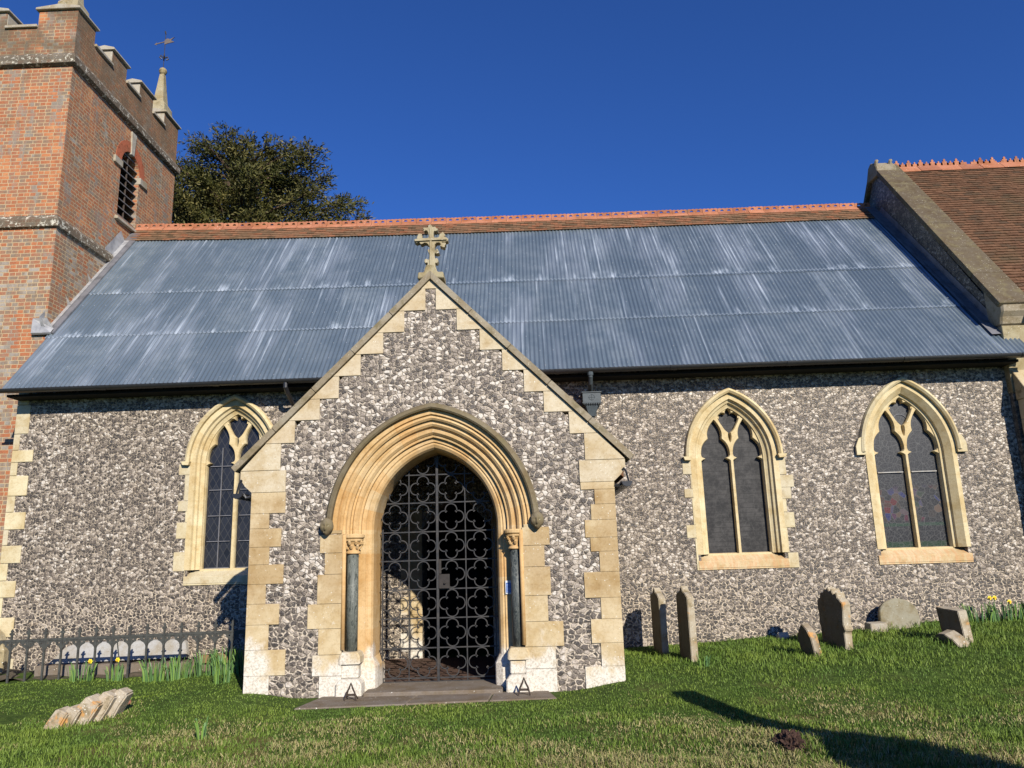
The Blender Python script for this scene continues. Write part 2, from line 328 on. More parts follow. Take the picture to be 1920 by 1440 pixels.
def mat_glass(kind):
    t = NT('glass_' + kind, 0.25, spec=0.35); x, y, z = t.sep(t.P)
    if kind == 'diamond':
        u = t.math('ADD', t.math('MULTIPLY', x, 1.75), z); w = t.math('SUBTRACT', t.math('MULTIPLY', x, 1.75), z)
        def line(q):
            f = t.math('FRACT', t.math('DIVIDE', q, 0.205)); return t.step(t.math('ABSOLUTE', t.math('SUBTRACT', f, 0.5)), 0.435, 0.475)
        ln = t.math('MAXIMUM', line(u), line(w))
        cell = t.comb(t.math('FLOOR', t.math('ADD', t.math('DIVIDE', u, 0.205), 0.0)), t.math('FLOOR', t.math('DIVIDE', w, 0.205)), 0.0)
        wn_ = t.n.new("ShaderNodeTexWhiteNoise"); wn_.noise_dimensions = '2D'; t.put(wn_.inputs["Vector"], cell)
        r = wn_.outputs["Value"]
        pane = t.ramp(r, [(0, (0.003, 0.003, 0.004)), (0.3, (0.014, 0.014, 0.017)), (1, (0.026, 0.026, 0.030))])
        pane = t.mix(t.noise(t.P, 5.0, 3), pane, (0.02, 0.022, 0.03))
        c = t.mix(t.math('MULTIPLY', ln, .6), pane, (0.06, 0.06, 0.058)); t.col(c)
        t.bump(t.math('ADD', t.math('MULTIPLY', ln, 1.0), t.math('MULTIPLY', r, 1.5)), 0.12, 0.01)
    elif kind == 'mesh':
        f = t.math('FRACT', t.math('DIVIDE', z, 0.075)); ln = t.step(t.math('ABSOLUTE', t.math('SUBTRACT', f, 0.5)), 0.42, 0.49)
        n = t.noise(t.P, 7.0, 6, 0.75); vo = t.voro(t.P, 9.0, 'DISTANCE_TO_EDGE'); e = t.step(vo.outputs["Distance"], 0.05, 0.01)
        c = t.mix(t.step(n, 0.35, 0.68), (0.004, 0.004, 0.005), (0.040, 0.038, 0.037)); c = t.mix(t.math('MULTIPLY', e, 0.25), c, (0.075, 0.073, 0.07))
        c = t.mix(t.math('MULTIPLY', ln, 0.85), c, (0.003, 0.003, 0.004)); t.col(c); t.b.inputs["Roughness"].default_value = 0.6
    else:
        n = t.noise(t.P, 3.0, 3, 0.6); vo = t.voro(t.P, 11.0, 'F1'); ve = t.voro(t.P, 11.0, 'DISTANCE_TO_EDGE')
        zz = z
        rc = t.ramp(t.sep(vo.outputs["Color"])[0], [(0, (0.010, 0.010, 0.012)), (0.55, (0.020, 0.019, 0.019)), (0.66, (0.085, 0.055, 0.038)), (0.78, (0.008, 0.014, 0.075)), (0.90, (0.070, 0.010, 0.010)), (1, (0.02, 0.03, 0.02))])
        mid = t.math('MULTIPLY', t.step(zz, 0.66, 0.72), t.step(zz, 1.28, 1.12))
        plain = t.mix(n, (0.005, 0.005, 0.007), (0.024, 0.024, 0.026))
        c = t.mix(mid, plain, rc)
        gr = t.math('MULTIPLY', t.step(zz, 0.38, 0.35), 1.0); c = t.mix(gr, c, (0.008, 0.026, 0.009))
        g2 = t.math('MULTIPLY', t.step(zz, 0.60, 0.61), t.step(zz, 0.66, 0.65)); c = t.mix(g2, c, (0.012, 0.032, 0.018))
        e = t.step(ve.outputs["Distance"], 0.045, 0.012)
        v2 = t.voro(t.P, 30.0, 'DISTANCE_TO_EDGE'); e2 = t.math('MULTIPLY', t.step(v2.outputs["Distance"], 0.08, 0.02), 0.5)
        c = t.mix(t.math('MAXIMUM', t.math('MULTIPLY', e, 0.7), e2), c, (0.085, 0.085, 0.082)); t.col(c); t.b.inputs["Roughness"].default_value = 0.35
    return t.m
for k in ('diamond', 'mesh', 'stained'): M['glass_' + k] = mat_glass(k)

# ------------------------------------------------------------ mesh builder
XZ = lambda u, v, w: (u, w, v)          # polygon in X,Z; extruded along Y
YZ = lambda u, v, w: (w, u, v)          # polygon in Y,Z; extruded along X
XY = lambda u, v, w: (u, v, w)
class MB:
    def __init__(s): s.v = []; s.f = []
    def add(s, verts, faces):
        o = len(s.v); s.v += [tuple(p) for p in verts]; s.f += [tuple(i+o for i in f) for f in faces]; return s
    def box(s, x0, x1, y0, y1, z0, z1):
        return s.add([(x0,y0,z0),(x1,y0,z0),(x1,y1,z0),(x0,y1,z0),(x0,y0,z1),(x1,y0,z1),(x1,y1,z1),(x0,y1,z1)],
              [(0,3,2,1),(4,5,6,7),(0,1,5,4),(1,2,6,5),(2,3,7,6),(3,0,4,7)])
    def prism(s, poly, w0, w1, f=XZ, holes=()):
        loops = [list(poly)] + [list(h) for h in holes]
        tri = tessellate_polygon([[Vector((p[0], p[1], 0)) for p in l] for l in loops])
        flat = [p for l in loops for p in l]; n = len(flat)
        vs = [f(p[0], p[1], w0) for p in flat] + [f(p[0], p[1], w1) for p in flat]
        fs = [tuple(t) for t in tri] + [tuple(i+n for i in reversed(t)) for t in tri]
        o = 0
        for l in loops:
            k = len(l)
            for i in range(k):
                j = (i+1) % k; fs.append((o+i, o+j, n+o+j, n+o+i))
            o += k
        return s.add(vs, fs)
    def loft(s, curves, close=False):
        n = len(curves[0]); vs = [p for c in curves for p in c]; fs = []
        for a in range(len(curves)-1):
            for i in range(n-1 if not close else n):
                j = (i+1) % n; fs.append((a*n+i, a*n+j, (a+1)*n+j, (a+1)*n+i))
        return s.add(vs, fs)
    def tube(s, pts, r, n=6, cap=True):
        pts = [Vector(p) for p in pts]; rs = r if isinstance(r, (list, tuple)) else [r]*len(pts)
        rings = []; up_ = None
        for i, p in enumerate(pts):
            d = (pts[min(i+1, len(pts)-1)] - pts[max(i-1, 0)]).normalized()
            a = Vector((0, 1, 0)) if abs(d.y) < 0.9 else Vector((1, 0, 0))
            e1 = d.cross(a).normalized(); e2 = d.cross(e1)
            rings.append([tuple(p + rs[i]*(cos(2*pi*k/n+pi/4)*e1 + sin(2*pi*k/n+pi/4)*e2)) for k in range(n)])
        s.loft(rings, True)
        if cap:
            o = len(s.v) - n*len(rings); s.f.append(tuple(o+k for k in range(n))); s.f.append(tuple(o+n*(len(rings)-1)+k for k in reversed(range(n))))
        return s
    def lathe(s, prof, cx, cy, n=20, sq=None):
        rings = [[(cx + r*cos(2*pi*k/n), cy + r*sin(2*pi*k/n), z) for k in range(n)] for r, z in prof]
        s.loft(rings, True); o = len(s.v) - n*len(rings)
        s.f.append(tuple(o+k for k in range(n))); s.f.append(tuple(o+n*(len(rings)-1)+k for k in range(n)))
        return s
    def build(s, name, mat, parent=None, smooth=False, bevel=0.0, loc=None):
        off = Vector(parent['_w']) if parent is not None and '_w' in parent else Vector((0, 0, 0))
        if loc is not None: off = Vector(loc)
        me = bpy.data.meshes.new(name)
        me.from_pydata([tuple(Vector(p)-off) for p in s.v], [], s.f); me.update()
        import bmesh
        bm = bmesh.new(); bm.from_mesh(me); bmesh.ops.recalc_face_normals(bm, faces=bm.faces); bm.to_mesh(me); bm.free()
        me.materials.append(mat if not isinstance(mat, str) else M[mat])
        o = bpy.data.objects.new(name, me); COL.objects.link(o)
        if parent is not None:
            o.parent = parent
            if '_w' in parent:
                w = Vector(parent['_w']); o['_w'] = tuple(w)
        if loc is not None: o.location = loc
        if smooth:
            for p in me.polygons: p.use_smooth = True
        if bevel:
            b = o.modifiers.new("bevel", 'BEVEL'); b.width = bevel; b.segments = 1; b.limit_method = 'ANGLE'; b.angle_limit = radians(40)
        return o
def tag(o, label=None, cat=None, group=None, kind=None):
    if label: o['label'] = label
    if cat: o['category'] = cat
    if group: o['group'] = group
    if kind: o['kind'] = kind
    return o
def empty(name, loc):
    o = bpy.data.objects.new(name, None); COL.objects.link(o); o.location = loc; o['_w'] = tuple(loc); o.empty_display_size = .3; return o
def rough_edges(o, amt, seed=0, fr=6.0, levels=0):
    # weathering: subdivide and push vertices with noise
    import bmesh
    bm = bmesh.new(); bm.from_mesh(o.data)
    if levels: bmesh.ops.subdivide_edges(bm, edges=bm.edges[:], cuts=levels, use_grid_fill=True)
    for v in bm.verts:
        p = v.co*fr + Vector((seed*7.3, seed*1.7, 0)); v.co += noise.noise_vector(p)*amt
    bm.to_mesh(o.data); bm.free(); return o

# ------------------------------------------------------------ ground
def sst(v, a, b):
    t = max(0, min(1, (v-a)/(b-a))); return t*t*(3-2*t)
def ground(x, y):
    z = -0.10 + 0.30*sst(x, 0.6, 8.0)*sst(y, -2.5, 3.4) + 0.10*sst(x, 0.30, 1.1)*sst(y, -1.7, -0.2) + 0.07*sst(-x, 2.75, 3.35)*sst(x, -5.4, -4.0)*sst(y, -1.6, -0.2)
    z += 0.05*sst(-y, 2.0, 6.0)
    far = max(abs(x), abs(y-0)); 
    if not (-3.2 < x < 1.4 and y > -1.0):
        k = sst(max(-3.2-x, x-1.4, -1.0-y), 0, 1.2)
        z += k*0.045*noise.noise(Vector((x*0.9, y*0.9, 3.0))) + k*0.020*noise.noise(Vector((x*3.1, y*3.1, 8.0)))
    return z - 0.4*sst(y, 12, 60)
def axis(lo, hi, fine, far):
    a = list(np.arange(lo, hi+1e-6, fine)); step = fine; v = lo; L = []
    while v > -far: step *= 1.35; v -= step; L.append(v)
    step = fine; v = hi; H = []
    while v < far: step *= 1.35; v += step; H.append(v)
    return L[::-1] + a + H
gx = axis(-10, 10, 0.14, 900); gy = axis(-10, 4, 0.14, 900)
vs = [(x, y, ground(x, y)) for y in gy for x in gx]; nx = len(gx)
fs = [(j*nx+i, j*nx+i+1, (j+1)*nx+i+1, (j+1)*nx+i) for j in range(len(gy)-1) for i in range(nx-1)]
t = NT('turf', 0.95, spec=0.1)
n1 = t.noise(t.P, 1.1, 5, 0.62); n2 = t.noise(t.P, 9.0, 5, 0.7)
c = t.mix(t.step(n2, 0.3, 0.7), (0.030, 0.055, 0.010), (0.075, 0.115, 0.022))
dry = t.math('MULTIPLY', t.step(n1, 0.52, 0.66), t.step(t.sep(t.P)[1], 0.5, -2.5))
c = t.mix(t.math('MULTIPLY', dry, 0.8), c, t.mix(n2, (0.20, 0.15, 0.06), (0.11, 0.075, 0.035)))
t.col(c); t.bump(n2, 0.7, 0.03)
g = MB().add(vs, fs).build('ground', t.m, smooth=True); tag(g, kind='structure')

# grass blades, one mesh
def make_grass():
    V = []; A = []
    boxes = [(-8.2, 8.6, -0.6, 2.95, 1050, 0.050, 0.0045), (-5.5, 6.0, -3.0, -0.6, 2300, 0.050, 0.0038), (-4.2, 4.6, -5.6, -3.0, 4300, 0.055, 0.0032)]
    for x0, x1, y0, y1, den, h, w in boxes:
        n = int((x1-x0)*(y1-y0)*den)
        x = RNG.uniform(x0, x1, n); y = RNG.uniform(y0, y1, n)
        keep = ~((x > -3.42) & (x < 1.02) & (y > -0.03)) & ~((x > -2.66) & (x < 0.24) & (y > -0.73 + (x+2.6)*0.09)) & ~((x < -3.4) & (y > 1.86)) & ~((x > 7.7) & (y > 2.55))
        # frustum: drop what lies outside the view
        dep = (y+9.4); keep &= (np.abs(x) < dep*0.74+0.5)
        x = x[keep]; y = y[keep]; n = len(x)
        z = np.array([ground(a, b) for a, b in zip(x, y)])
        cl = np.array([noise.noise(Vector((a*1.6, b*1.6, 5.0))) for a, b in zip(x, y)])
        cl2 = np.array([noise.noise(Vector((a*6, b*6, 9.0))) for a, b in zip(x, y)])
        fore = np.clip((-y-0.6)/2.5, 0, 1)
        rgt = np.clip((x-1.0)/1.5, 0, 1)*np.clip((y+1.2)/2.0, 0, 1)
        H = h*(0.55+0.75*RNG.random(n))*(1+0.9*np.maximum(cl2, -0.4)+0.5*cl)*(0.36+0.64*fore+0.68*rgt)
        for qx, qy, qr in ((1.78, 2.28, .5), (2.03, 1.5, .5), (3.58, 1.25, .35), (4.13, 1.8, .55), (5.42, 2.72, .45), (5.6, 1.48, .45), (5.38, 1.22, .35), (5.0, 2.6, .25), (-4.7, -1.0, .55), (1.1, -.1, .4), (1.93, -2.95, .3)):
            H *= 1 + 1.0*np.exp(-((x-qx)**2+(y-qy)**2)/(qr*qr*.5))
        H = np.clip(H, 0.012, 0.16)
        a = RNG.uniform(0, 2*pi, n); lean = RNG.uniform(0.1, 1.1, n); b = RNG.uniform(0, 2*pi, n)
        # colour: r = dryness, g = random
        d1 = np.array([1.15*noise.noise(Vector((q*0.85, r*0.85, 1.0)))+0.5*noise.noise(Vector((q*2.6, r*2.6, 2.0))) for q, r in zip(x, y)])
        dry = np.clip(0.5+0.9*d1-0.42+0.42*np.clip((-y-0.8)/2.4, 0, 1.0), 0, 1)*np.clip((-y+1.2)/2.5, 0.05, 1)
        dry = (RNG.random(n) < np.clip((dry-.12)*1.35, 0, .8)).astype(float)*RNG.uniform(0.5, 1, n)
        H = np.where(dry > 0, H*0.95, H); lean = np.where(dry > 0, RNG.uniform(0.3, 1.8, n), lean)
        dx = np.cos(a)*w; dy = np.sin(a)*w; lx = np.cos(b)*lean*H; ly = np.sin(b)*lean*H
        p0 = np.stack([x-dx, y-dy, z-0.01], 1); p1 = np.stack([x+dx, y+dy, z-0.01], 1)
        p2 = np.stack([x+dx*.6+lx*.4, y+dy*.6+ly*.4, z+H*0.6], 1); p3 = np.stack([x-dx*.6+lx*.4, y-dy*.6+ly*.4, z+H*0.6], 1)
        p4 = np.stack([x+lx, y+ly, z+H*np.maximum(1-0.35*lean, 0.25)], 1)
        V.append(np.stack([p0, p1, p2, p3, p4], 1).reshape(-1, 3))
        cc = np.stack([dry, RNG.random(n), np.clip(0.5+cl, 0, 1), np.ones(n)], 1)
        A.append(np.repeat(cc, 5, 0))
    V = np.concatenate(V).astype(np.float32); A = np.concatenate(A).astype(np.float32); n = len(V)//5
    me = bpy.data.meshes.new('grass'); me.vertices.add(n*5); me.vertices.foreach_set('co', V.ravel())
    base = (np.arange(n)*5)[:, None]
    quad = (base + np.array([0, 1, 2, 3])).ravel(); tri = (base + np.array([3, 2, 4])).ravel()
    me.loops.add(n*7); me.loops.foreach_set('vertex_index', np.concatenate([quad, tri]).astype(np.int32))
    me.polygons.add(n*2)
    me.polygons.foreach_set('loop_start', np.concatenate([np.arange(n)*4, n*4+np.arange(n)*3]).astype(np.int32))
    at = me.color_attributes.new('tint', 'FLOAT_COLOR', 'POINT'); at.data.foreach_set('color', A.ravel())
    me.update(calc_edges=True); me.validate()
    t = NT('grass_blade', 0.6, spec=0.25); a = t.n.new("ShaderNodeAttribute"); a.attribute_name = 'tint'
    r, g_, b = t.sep(a.outputs["Color"])
    c = t.ramp(g_, [(0, (0.070, 0.122, 0.016)), (0.5, (0.120, 0.192, 0.026)), (1, (0.18, 0.26, 0.050))])
    c = t.mix(b, t.mix(1.0, c, (0.72, 0.8, 0.8), 'MULTIPLY'), t.mix(1.0, c, (1.15, 1.05, 1.0), 'MULTIPLY'))
    c = t.mix(r, c, t.mix(g_, (0.30, 0.235, 0.10), (0.44, 0.37, 0.19)))
    t.col(c); t.b.inputs["Subsurface Weight"].default_value = 0.0
    me.materials.append(t.m)
    o = bpy.data.objects.new('grass', me); COL.objects.link(o)
    tag(o, 'short green churchyard grass with straw coloured patches', 'grass', kind='stuff')
make_grass()

# ------------------------------------------------------------ arches
def arch_pts(xc, zs, a, c, n, zb=None, both=True):
    """pointed arch outline, left foot -> apex -> right foot, as (x,z)"""
    R = a + c; ta = acos(-c/R) if c < R else pi/2
    L = [(xc + c + R*cos(pi + (ta-pi)*i/n), zs + R*sin(pi + (ta-pi)*i/n)) for i in range(n+1)]
    L[-1] = (xc, L[-1][1])
    Rr = [(2*xc-x, z) for x, z in reversed(L[:-1])]
    P = L + Rr
    if zb is not None: P = [(xc-a, zb)] + P + [(xc+a, zb)]
    return P
def arch_ring(mb, xc, zs, c, prof, nseg=7, sub=4, gap=0.0):
    """voussoirs: every stone its own island; prof = [(half width, Y)]"""
    n = nseg*sub
    curves = [arch_pts(xc, zs, a, c, n) for a, y in prof]
    for s in range(2*nseg):
        i0 = s*sub; i1 = i0+sub
        mb.loft([[(p[0], y, p[1]) for p in cv[i0:i1+1]] for cv, (a, y) in zip(curves, prof)])
def jamb(mb, xc, z0, z1, prof, cuts=4, jit=0.0):
    zs_ = [z0 + (z1-z0)*i/cuts + (0 if i in (0, cuts) else random.uniform(-jit, jit)) for i in range(cuts+1)]
    for sgn in (-1, 1):
        for i in range(cuts):
            mb.loft([[(xc+sgn*a, y, zs_[i]), (xc+sgn*a, y, zs_[i+1])] for a, y in prof])

# ============================================================ PORCH
XC = -1.21
porch = empty('church_porch', (XC, 0, -0.1))
tag(porch, 'gabled flint and stone porch with pointed doorway, iron gate and cross on top', 'porch')
SPR, CC = 1.80, 0.25
gable_in = [(XC-2.2, -.35), (XC+2.2, -.35), (XC+2.2, 2.3), (XC+2.36, 2.42), (XC+2.36, 2.575), (XC, 4.95), (XC-2.36, 2.575), (XC-2.36, 2.42), (XC-2.2, 2.3)]
door_hole = arch_pts(XC, SPR, 1.16, CC, 24, -0.2)
MB().prism([(XC-2.18, -.35)]+[(XC+2.18, -.35), (XC+2.18, 2.56), (XC, 4.9), (XC-2.18, 2.56)], 0.0, 0.36, XZ, [door_hole]).build('flint_wall', 'flint_porch', porch)
# side walls and back lining
for xa, xb in ((XC-2.18, XC-1.75), (XC+1.75, XC+2.18)): MB().box(xa, xb, 0.36, 3.0, -.35, 2.45).build('side_wall', 'flint_porch', porch)
mb = MB()
for s in (-1, 1):
    mb.prism([(XC, 4.82), (XC+s*2.38, 2.44), (XC+s*2.38, 2.36), (XC, 4.70)], 0.36, 4.2, XZ)
mb.build('roof', 'tile_brown', porch)
# inner plug around the doorway (0.36..0.75), opening half width 0.74
inner = arch_pts(XC, SPR, 0.80, CC, 24, -0.2)
MB().prism([(XC-2.1, -.3), (XC+2.1, -.3), (XC+2.1, 2.5), (XC, 4.6), (XC-2.1, 2.5)], 0.40, 0.74, XZ, [inner]).build('inner_wall', 'ashlar', porch)

def blocks(rows, edge, w0, w1, mb, inward):
    """toothed stones: rows (x, z_top, z_bottom); 'edge' the straight side"""
    for x, zt, zb in rows:
        w = w0 - random.uniform(0, 0.004)
        x0, x1 = (edge, x) if x > edge else (x, edge)
        j = random.uniform(-.006, .006)
        if x > edge: x1 += j
        else: x0 += j
        mb.box(x0, x1, w, w1, zb+0.0012, zt-0.0012)
PL, PR = XC-2.215, XC+2.215
mb = MB()
blocks([(-3.0, 2.28, 2.026), (-3.19, 2.026, 1.846), (-3.04, 1.846, 1.626), (-3.18, 1.626, 1.42), (-3.0, 1.42, 1.193), (-3.2, 1.193, 0.965),
        (-3.04, 0.965, 0.727), (-3.15, 0.727, 0.445), (-2.95, 0.445, 0.157), (-3.13, 0.157, -0.3)], PL, -0.014, 0.3, mb, 1)
mb.build('quoin_stones', 'ashlar', porch, bevel=0.0025); mb = MB()
blocks([(0.60, 2.28, 2.19), (0.76, 2.19, 2.013), (0.71, 2.013, 1.828), (0.62, 1.828, 1.62), (0.68, 1.62, 1.456), (0.78, 1.456, 1.22), (0.59, 1.22, 0.925),
        (0.77, 0.925, 0.685), (0.64, 0.685, 0.417), (0.74, 0.417, 0.162), (0.55, 0.162, -0.3)], PR, -0.014, 0.3, mb, -1)
mb.build('quoin_stones', 'ashlar', porch, bevel=0.0025)
# gable ashlar stepping up the slope
gs = [4.95, 4.83, 4.54, 4.26, 3.985, 3.71, 3.425, 3.16, 2.88, 2.55]
hw = [0, .065, .335, .615, .895, 1.165, 1.40, 1.70, 1.87, 1.80]
mb = MB()
mb.prism([(XC, 4.95), (XC-.12, 4.83), (XC+.12, 4.83)], -0.014, 0.2, XZ)
def slopex(z): return min(4.945 - z, 2.36)
for i in range(1, 9):
    zt, zb = gs[i], gs[i+1]
    for s in (-1, 1):
        w = -0.014 - random.uniform(0, .003); wi = hw[i]+random.uniform(-.008, .008)
        po = [(XC+s*wi, zb+.002), (XC+s*slopex(zb), zb+.002), (XC+s*slopex(zt), zt-.002), (XC+s*wi, zt-.002)]
        if wi >= slopex(zt)-0.001: po = po[:3]
        mb.prism(po, w, 0.2, XZ)
for s in (-1, 1):   # kneeler blocks
    mb.prism([(XC+s*1.80, 2.283), (XC+s*2.215, 2.283), (XC+s*2.30, 2.36), (XC+s*2.36, 2.45), (XC+s*2.36, 2.546), (XC+s*1.80, 2.546)], -0.018, 0.4, XZ)
mb.build('gable_stones', 'gable_stone', porch, bevel=0.002)
# coping
mb = MB(); T = 0.076
N = 5
for s in (-1, 1):
    for i in range(N):
        u0, u1 = i/N+.0006, (i+1)/N-.0006
        ax, az = XC+s*2.42*u0, 4.955-2.42*u0; bx_, bz = XC+s*2.42*u1, 4.955-2.42*u1
        nx_, nz = s*.7071*T, .7071*T
        if i == 0: poly = [(ax, az), (bx_, bz), (bx_+nx_, bz+nz), (XC, 4.955+T*1.414)]
        else: poly = [(ax, az), (bx_, bz), (bx_+nx_, bz+nz), (ax+nx_, az+nz)]
        mb.prism(poly, -0.055, 0.34, XZ)
o = mb.build('coping', 'coping', porch, bevel=0.006)
# apex saddle stone and cross
def outline(pts, cx=495, z0=4.95, y0=1210, k=0.00069, kz=0.00072):
    return [(XC + (x-cx)*k, z0 + (y0-y)*kz) for x, y in pts]
sad = outline([(250,1150),(262,1065),(375,1070),(385,1010),(415,930),(575,930),(612,1010),(628,1070),(742,1068),(745,1180),(640,1130),(495,1010+45),(360,1140),(255,1215)])
mb = MB(); mb.prism(outline([(262,1065),(372,1070),(385,1010),(412,930),(578,930),(606,1000),(628,1070),(740,1068),(742,1190),(600,1180),(495,1130),(390,1180),(252,1190)]), -0.03, 0.28, XZ)
sd_ = mb.build('saddle_stone', 'lichen_stone', porch, bevel=0.012)
body = outline([(415,935),(432,880),(420,862),(388,872),(368,850),(372,812),(395,792),(425,800),(440,818),(458,790),(468,700),(440,672),(428,635),(447,620),(466,628),(462,570),
   (440,530),(405,505),(370,500),(330,520),(300,525),(276,495),(285,480),(215,497),(172,475),(175,440),(200,420),(235,425),(222,395),(245,372),(240,350),(268,330),(325,338),(318,372),(335,395),(322,410),
   (372,418),(440,415),(455,385),(445,320),(425,285),(398,270),(372,292),(352,280),(362,252),(338,235),(355,222),(395,225),(440,225),(452,190),(478,160),(505,185),(530,215),(580,210),
   (592,238),(630,250),(618,285),(585,296),(560,290),(545,330),(545,385),(560,415),(640,412),(655,380),(662,350),(705,330),(722,308),(745,340),(772,380),(745,402),(800,420),(828,450),(815,485),(760,498),(700,490),
   (700,510),(775,512),(780,545),(758,560),(760,590),(725,600),(700,580),(670,578),(668,555),(690,540),(650,505),(605,505),(572,540),(562,600),(568,655),(590,640),(600,618),(622,620),(632,650),(655,690),(622,705),(590,708),(566,690),
   (562,740),(572,800),(600,785),(625,805),(632,845),(610,880),(580,872),(570,885),(580,935)], k=0.00069, kz=0.00077)
mb = MB(); mb.prism(body, 0.06, 0.17, XZ)
mb2 = MB(); mb2.prism([(x, z) for x, z in outline([(470,930),(476,500),(470,420),(476,240),(508,240),(520,420),(508,500),(520,930)], kz=0.00077)], 0.045, 0.19, XZ)
mb2.prism(outline([(190,440),(470,425),(800,440),(800,468),(520,470),(470,470),(190,475)], kz=0.00077), 0.04, 0.185, XZ)
crossf = mb.build('cross_finial', 'lichen_stone', porch, bevel=0.008)
mb2.build('cross_rib', 'lichen_stone', crossf, bevel=0.01)
rib = crossf

# doorway: outer order, inner order, hood
out_prof = [(1.215, -0.012), (1.160, -0.012), (1.150, 0.020), (1.118, 0.008), (1.095, 0.030), (1.100, 0.065), (1.072, 0.070), (1.050, 0.058), (1.024, 0.080), (1.022, 0.120),
            (1.000, 0.128), (0.985, 0.105), (0.955, 0.108), (0.930, 0.140), (0.925, 0.155), (0.900, 0.160), (0.895, 0.25)]
mb = MB(); arch_ring(mb, XC, SPR, CC, out_prof, 8, 4); jamb(mb, XC, 1.70, SPR, out_prof[2:], 1)
mb.build('outer_arch', 'arch_stone', porch, smooth=False)
in_prof = [(0.905, 0.205), (0.850, 0.205), (0.840, 0.225), (0.818, 0.222), (0.785, 0.245), (0.765, 0.285), (0.760, 0.40), (0.757, 0.74)]
mb = MB(); arch_ring(mb, XC, SPR, CC, in_prof, 6, 5)
in_j = [(1.06, 0.205)] + in_prof[1:]
jamb(mb, XC, 0.30, SPR, in_j, 5, .04)
# splayed foot of the jamb
for s in (-1, 1):
    mb.loft([[(XC+s*a, y, -.2), (XC+s*a, y, .20), (XC+s*a2, y2, .30)] for a, y, a2, y2 in
             [(1.06, .15, 1.06, .205), (.80, .15, .82, .205), (.72, .21, .81, .222), (.705, .29, .765, .285), (.705, .74, .757, .74)]])
mb.build('inner_arch', 'arch_stone', porch)
# outer jamb stones (toothed) with nook for the shaft
mb = MB()
for side, rows in ((-1, [(-2.56, 1.752, 1.532), (-2.5, 1.532, 1.284), (-2.58, 1.284, 0.945), (-2.69, 0.945, 0.662), (-2.56, 0.662, 0.37), (-2.62, 0.37, 0.135), (-2.54, 0.135, -0.25)]),
                   (1, [(0.19, 1.766, 1.55), (0.13, 1.55, 1.301), (0.19, 1.301, 0.971), (0.14, 0.971, 0.677), (0.32, 0.677, 0.397), (0.22, 0.397, 0.154), (0.22, 0.154, -0.25)])):
    mb = MB()
    for x, zt, zb in rows:
        xi = XC+side*1.075; xo = x + random.uniform(-.006, .006)
        mb.box(min(xi, xo), max(xi, xo), -0.014-random.uniform(0, .003), 0.36, zb+.002, zt-.002)
    xa, xb = XC+side*1.215, XC+side*(1.30)
    mb.box(min(XC+side*1.10, xb), max(XC+side*1.10, xb), -.012, .36, 1.76, 1.80)
    mb.build('door_jamb', 'ashlar', porch, bevel=0.002)
    MB().tube([(XC+side*1.065, -.006, .42), (XC+side*1.065, -.006, 1.74)], .026, 8).build('jamb_roll', 'arch_stone', porch, smooth=True)
hood_prof = [(1.213, -0.012), (1.218, -0.070), (1.238, -0.088), (1.272, -0.075), (1.298, -0.03), (1.300, 0.005)]
mb = MB(); arch_ring(mb, XC, SPR, CC, hood_prof, 7, 5)
hood = mb.build('hood_mould', 'hood', porch)
import bmesh
def carved_head(s, lab):
    bm = bmesh.new(); bmesh.ops.create_icosphere(bm, subdivisions=4, radius=1)
    for v in bm.verts:
        d = v.co.copy(); x, y, z = d
        r = 1.0
        f = max(0, -y)
        r += 0.34*math.exp(-((x/0.16)**2 + ((z+0.05)/0.28)**2))*f        # nose
        r -= 0.34*math.exp(-(((abs(x)-0.34)/0.17)**2 + ((z-0.18)/0.13)**2))*f   # eyes
        r += 0.08*math.exp(-(((z-0.38)/0.10)**2))*f                      # brow
        r -= 0.22*math.exp(-((x/0.30)**2 + ((z+0.46)/0.06)**2))*f         # mouth
        r += 0.16*sst(abs(x), .62, .85)*sst(z, -.8, .2)                   # veil / hair
        r += 0.14*sst(z, .45, .75)
        r += 0.03*noise.noise(d*6)
        v.co = d*r
        v.co.x *= 0.070 if z > -0.3 else 0.070*(1+0.6*(z+0.3)); v.co.y *= 0.075; v.co.z *= 0.10
    me = bpy.data.meshes.new('carved_head'); bm.to_mesh(me); bm.free(); me.materials.append(M['hood'])
    for p in me.polygons: p.use_smooth = True
    o = bpy.data.objects.new('carved_head', me); COL.objects.link(o); o.parent = hood
    o.location = Vector((XC+s*1.265, -0.065, 1.835)) - Vector(porch['_w']); o['label'] = lab
carved_head(-1, 'carved stone head worn smooth at the left foot of the hood'); carved_head(1, 'carved stone bearded head at the right foot of the hood')

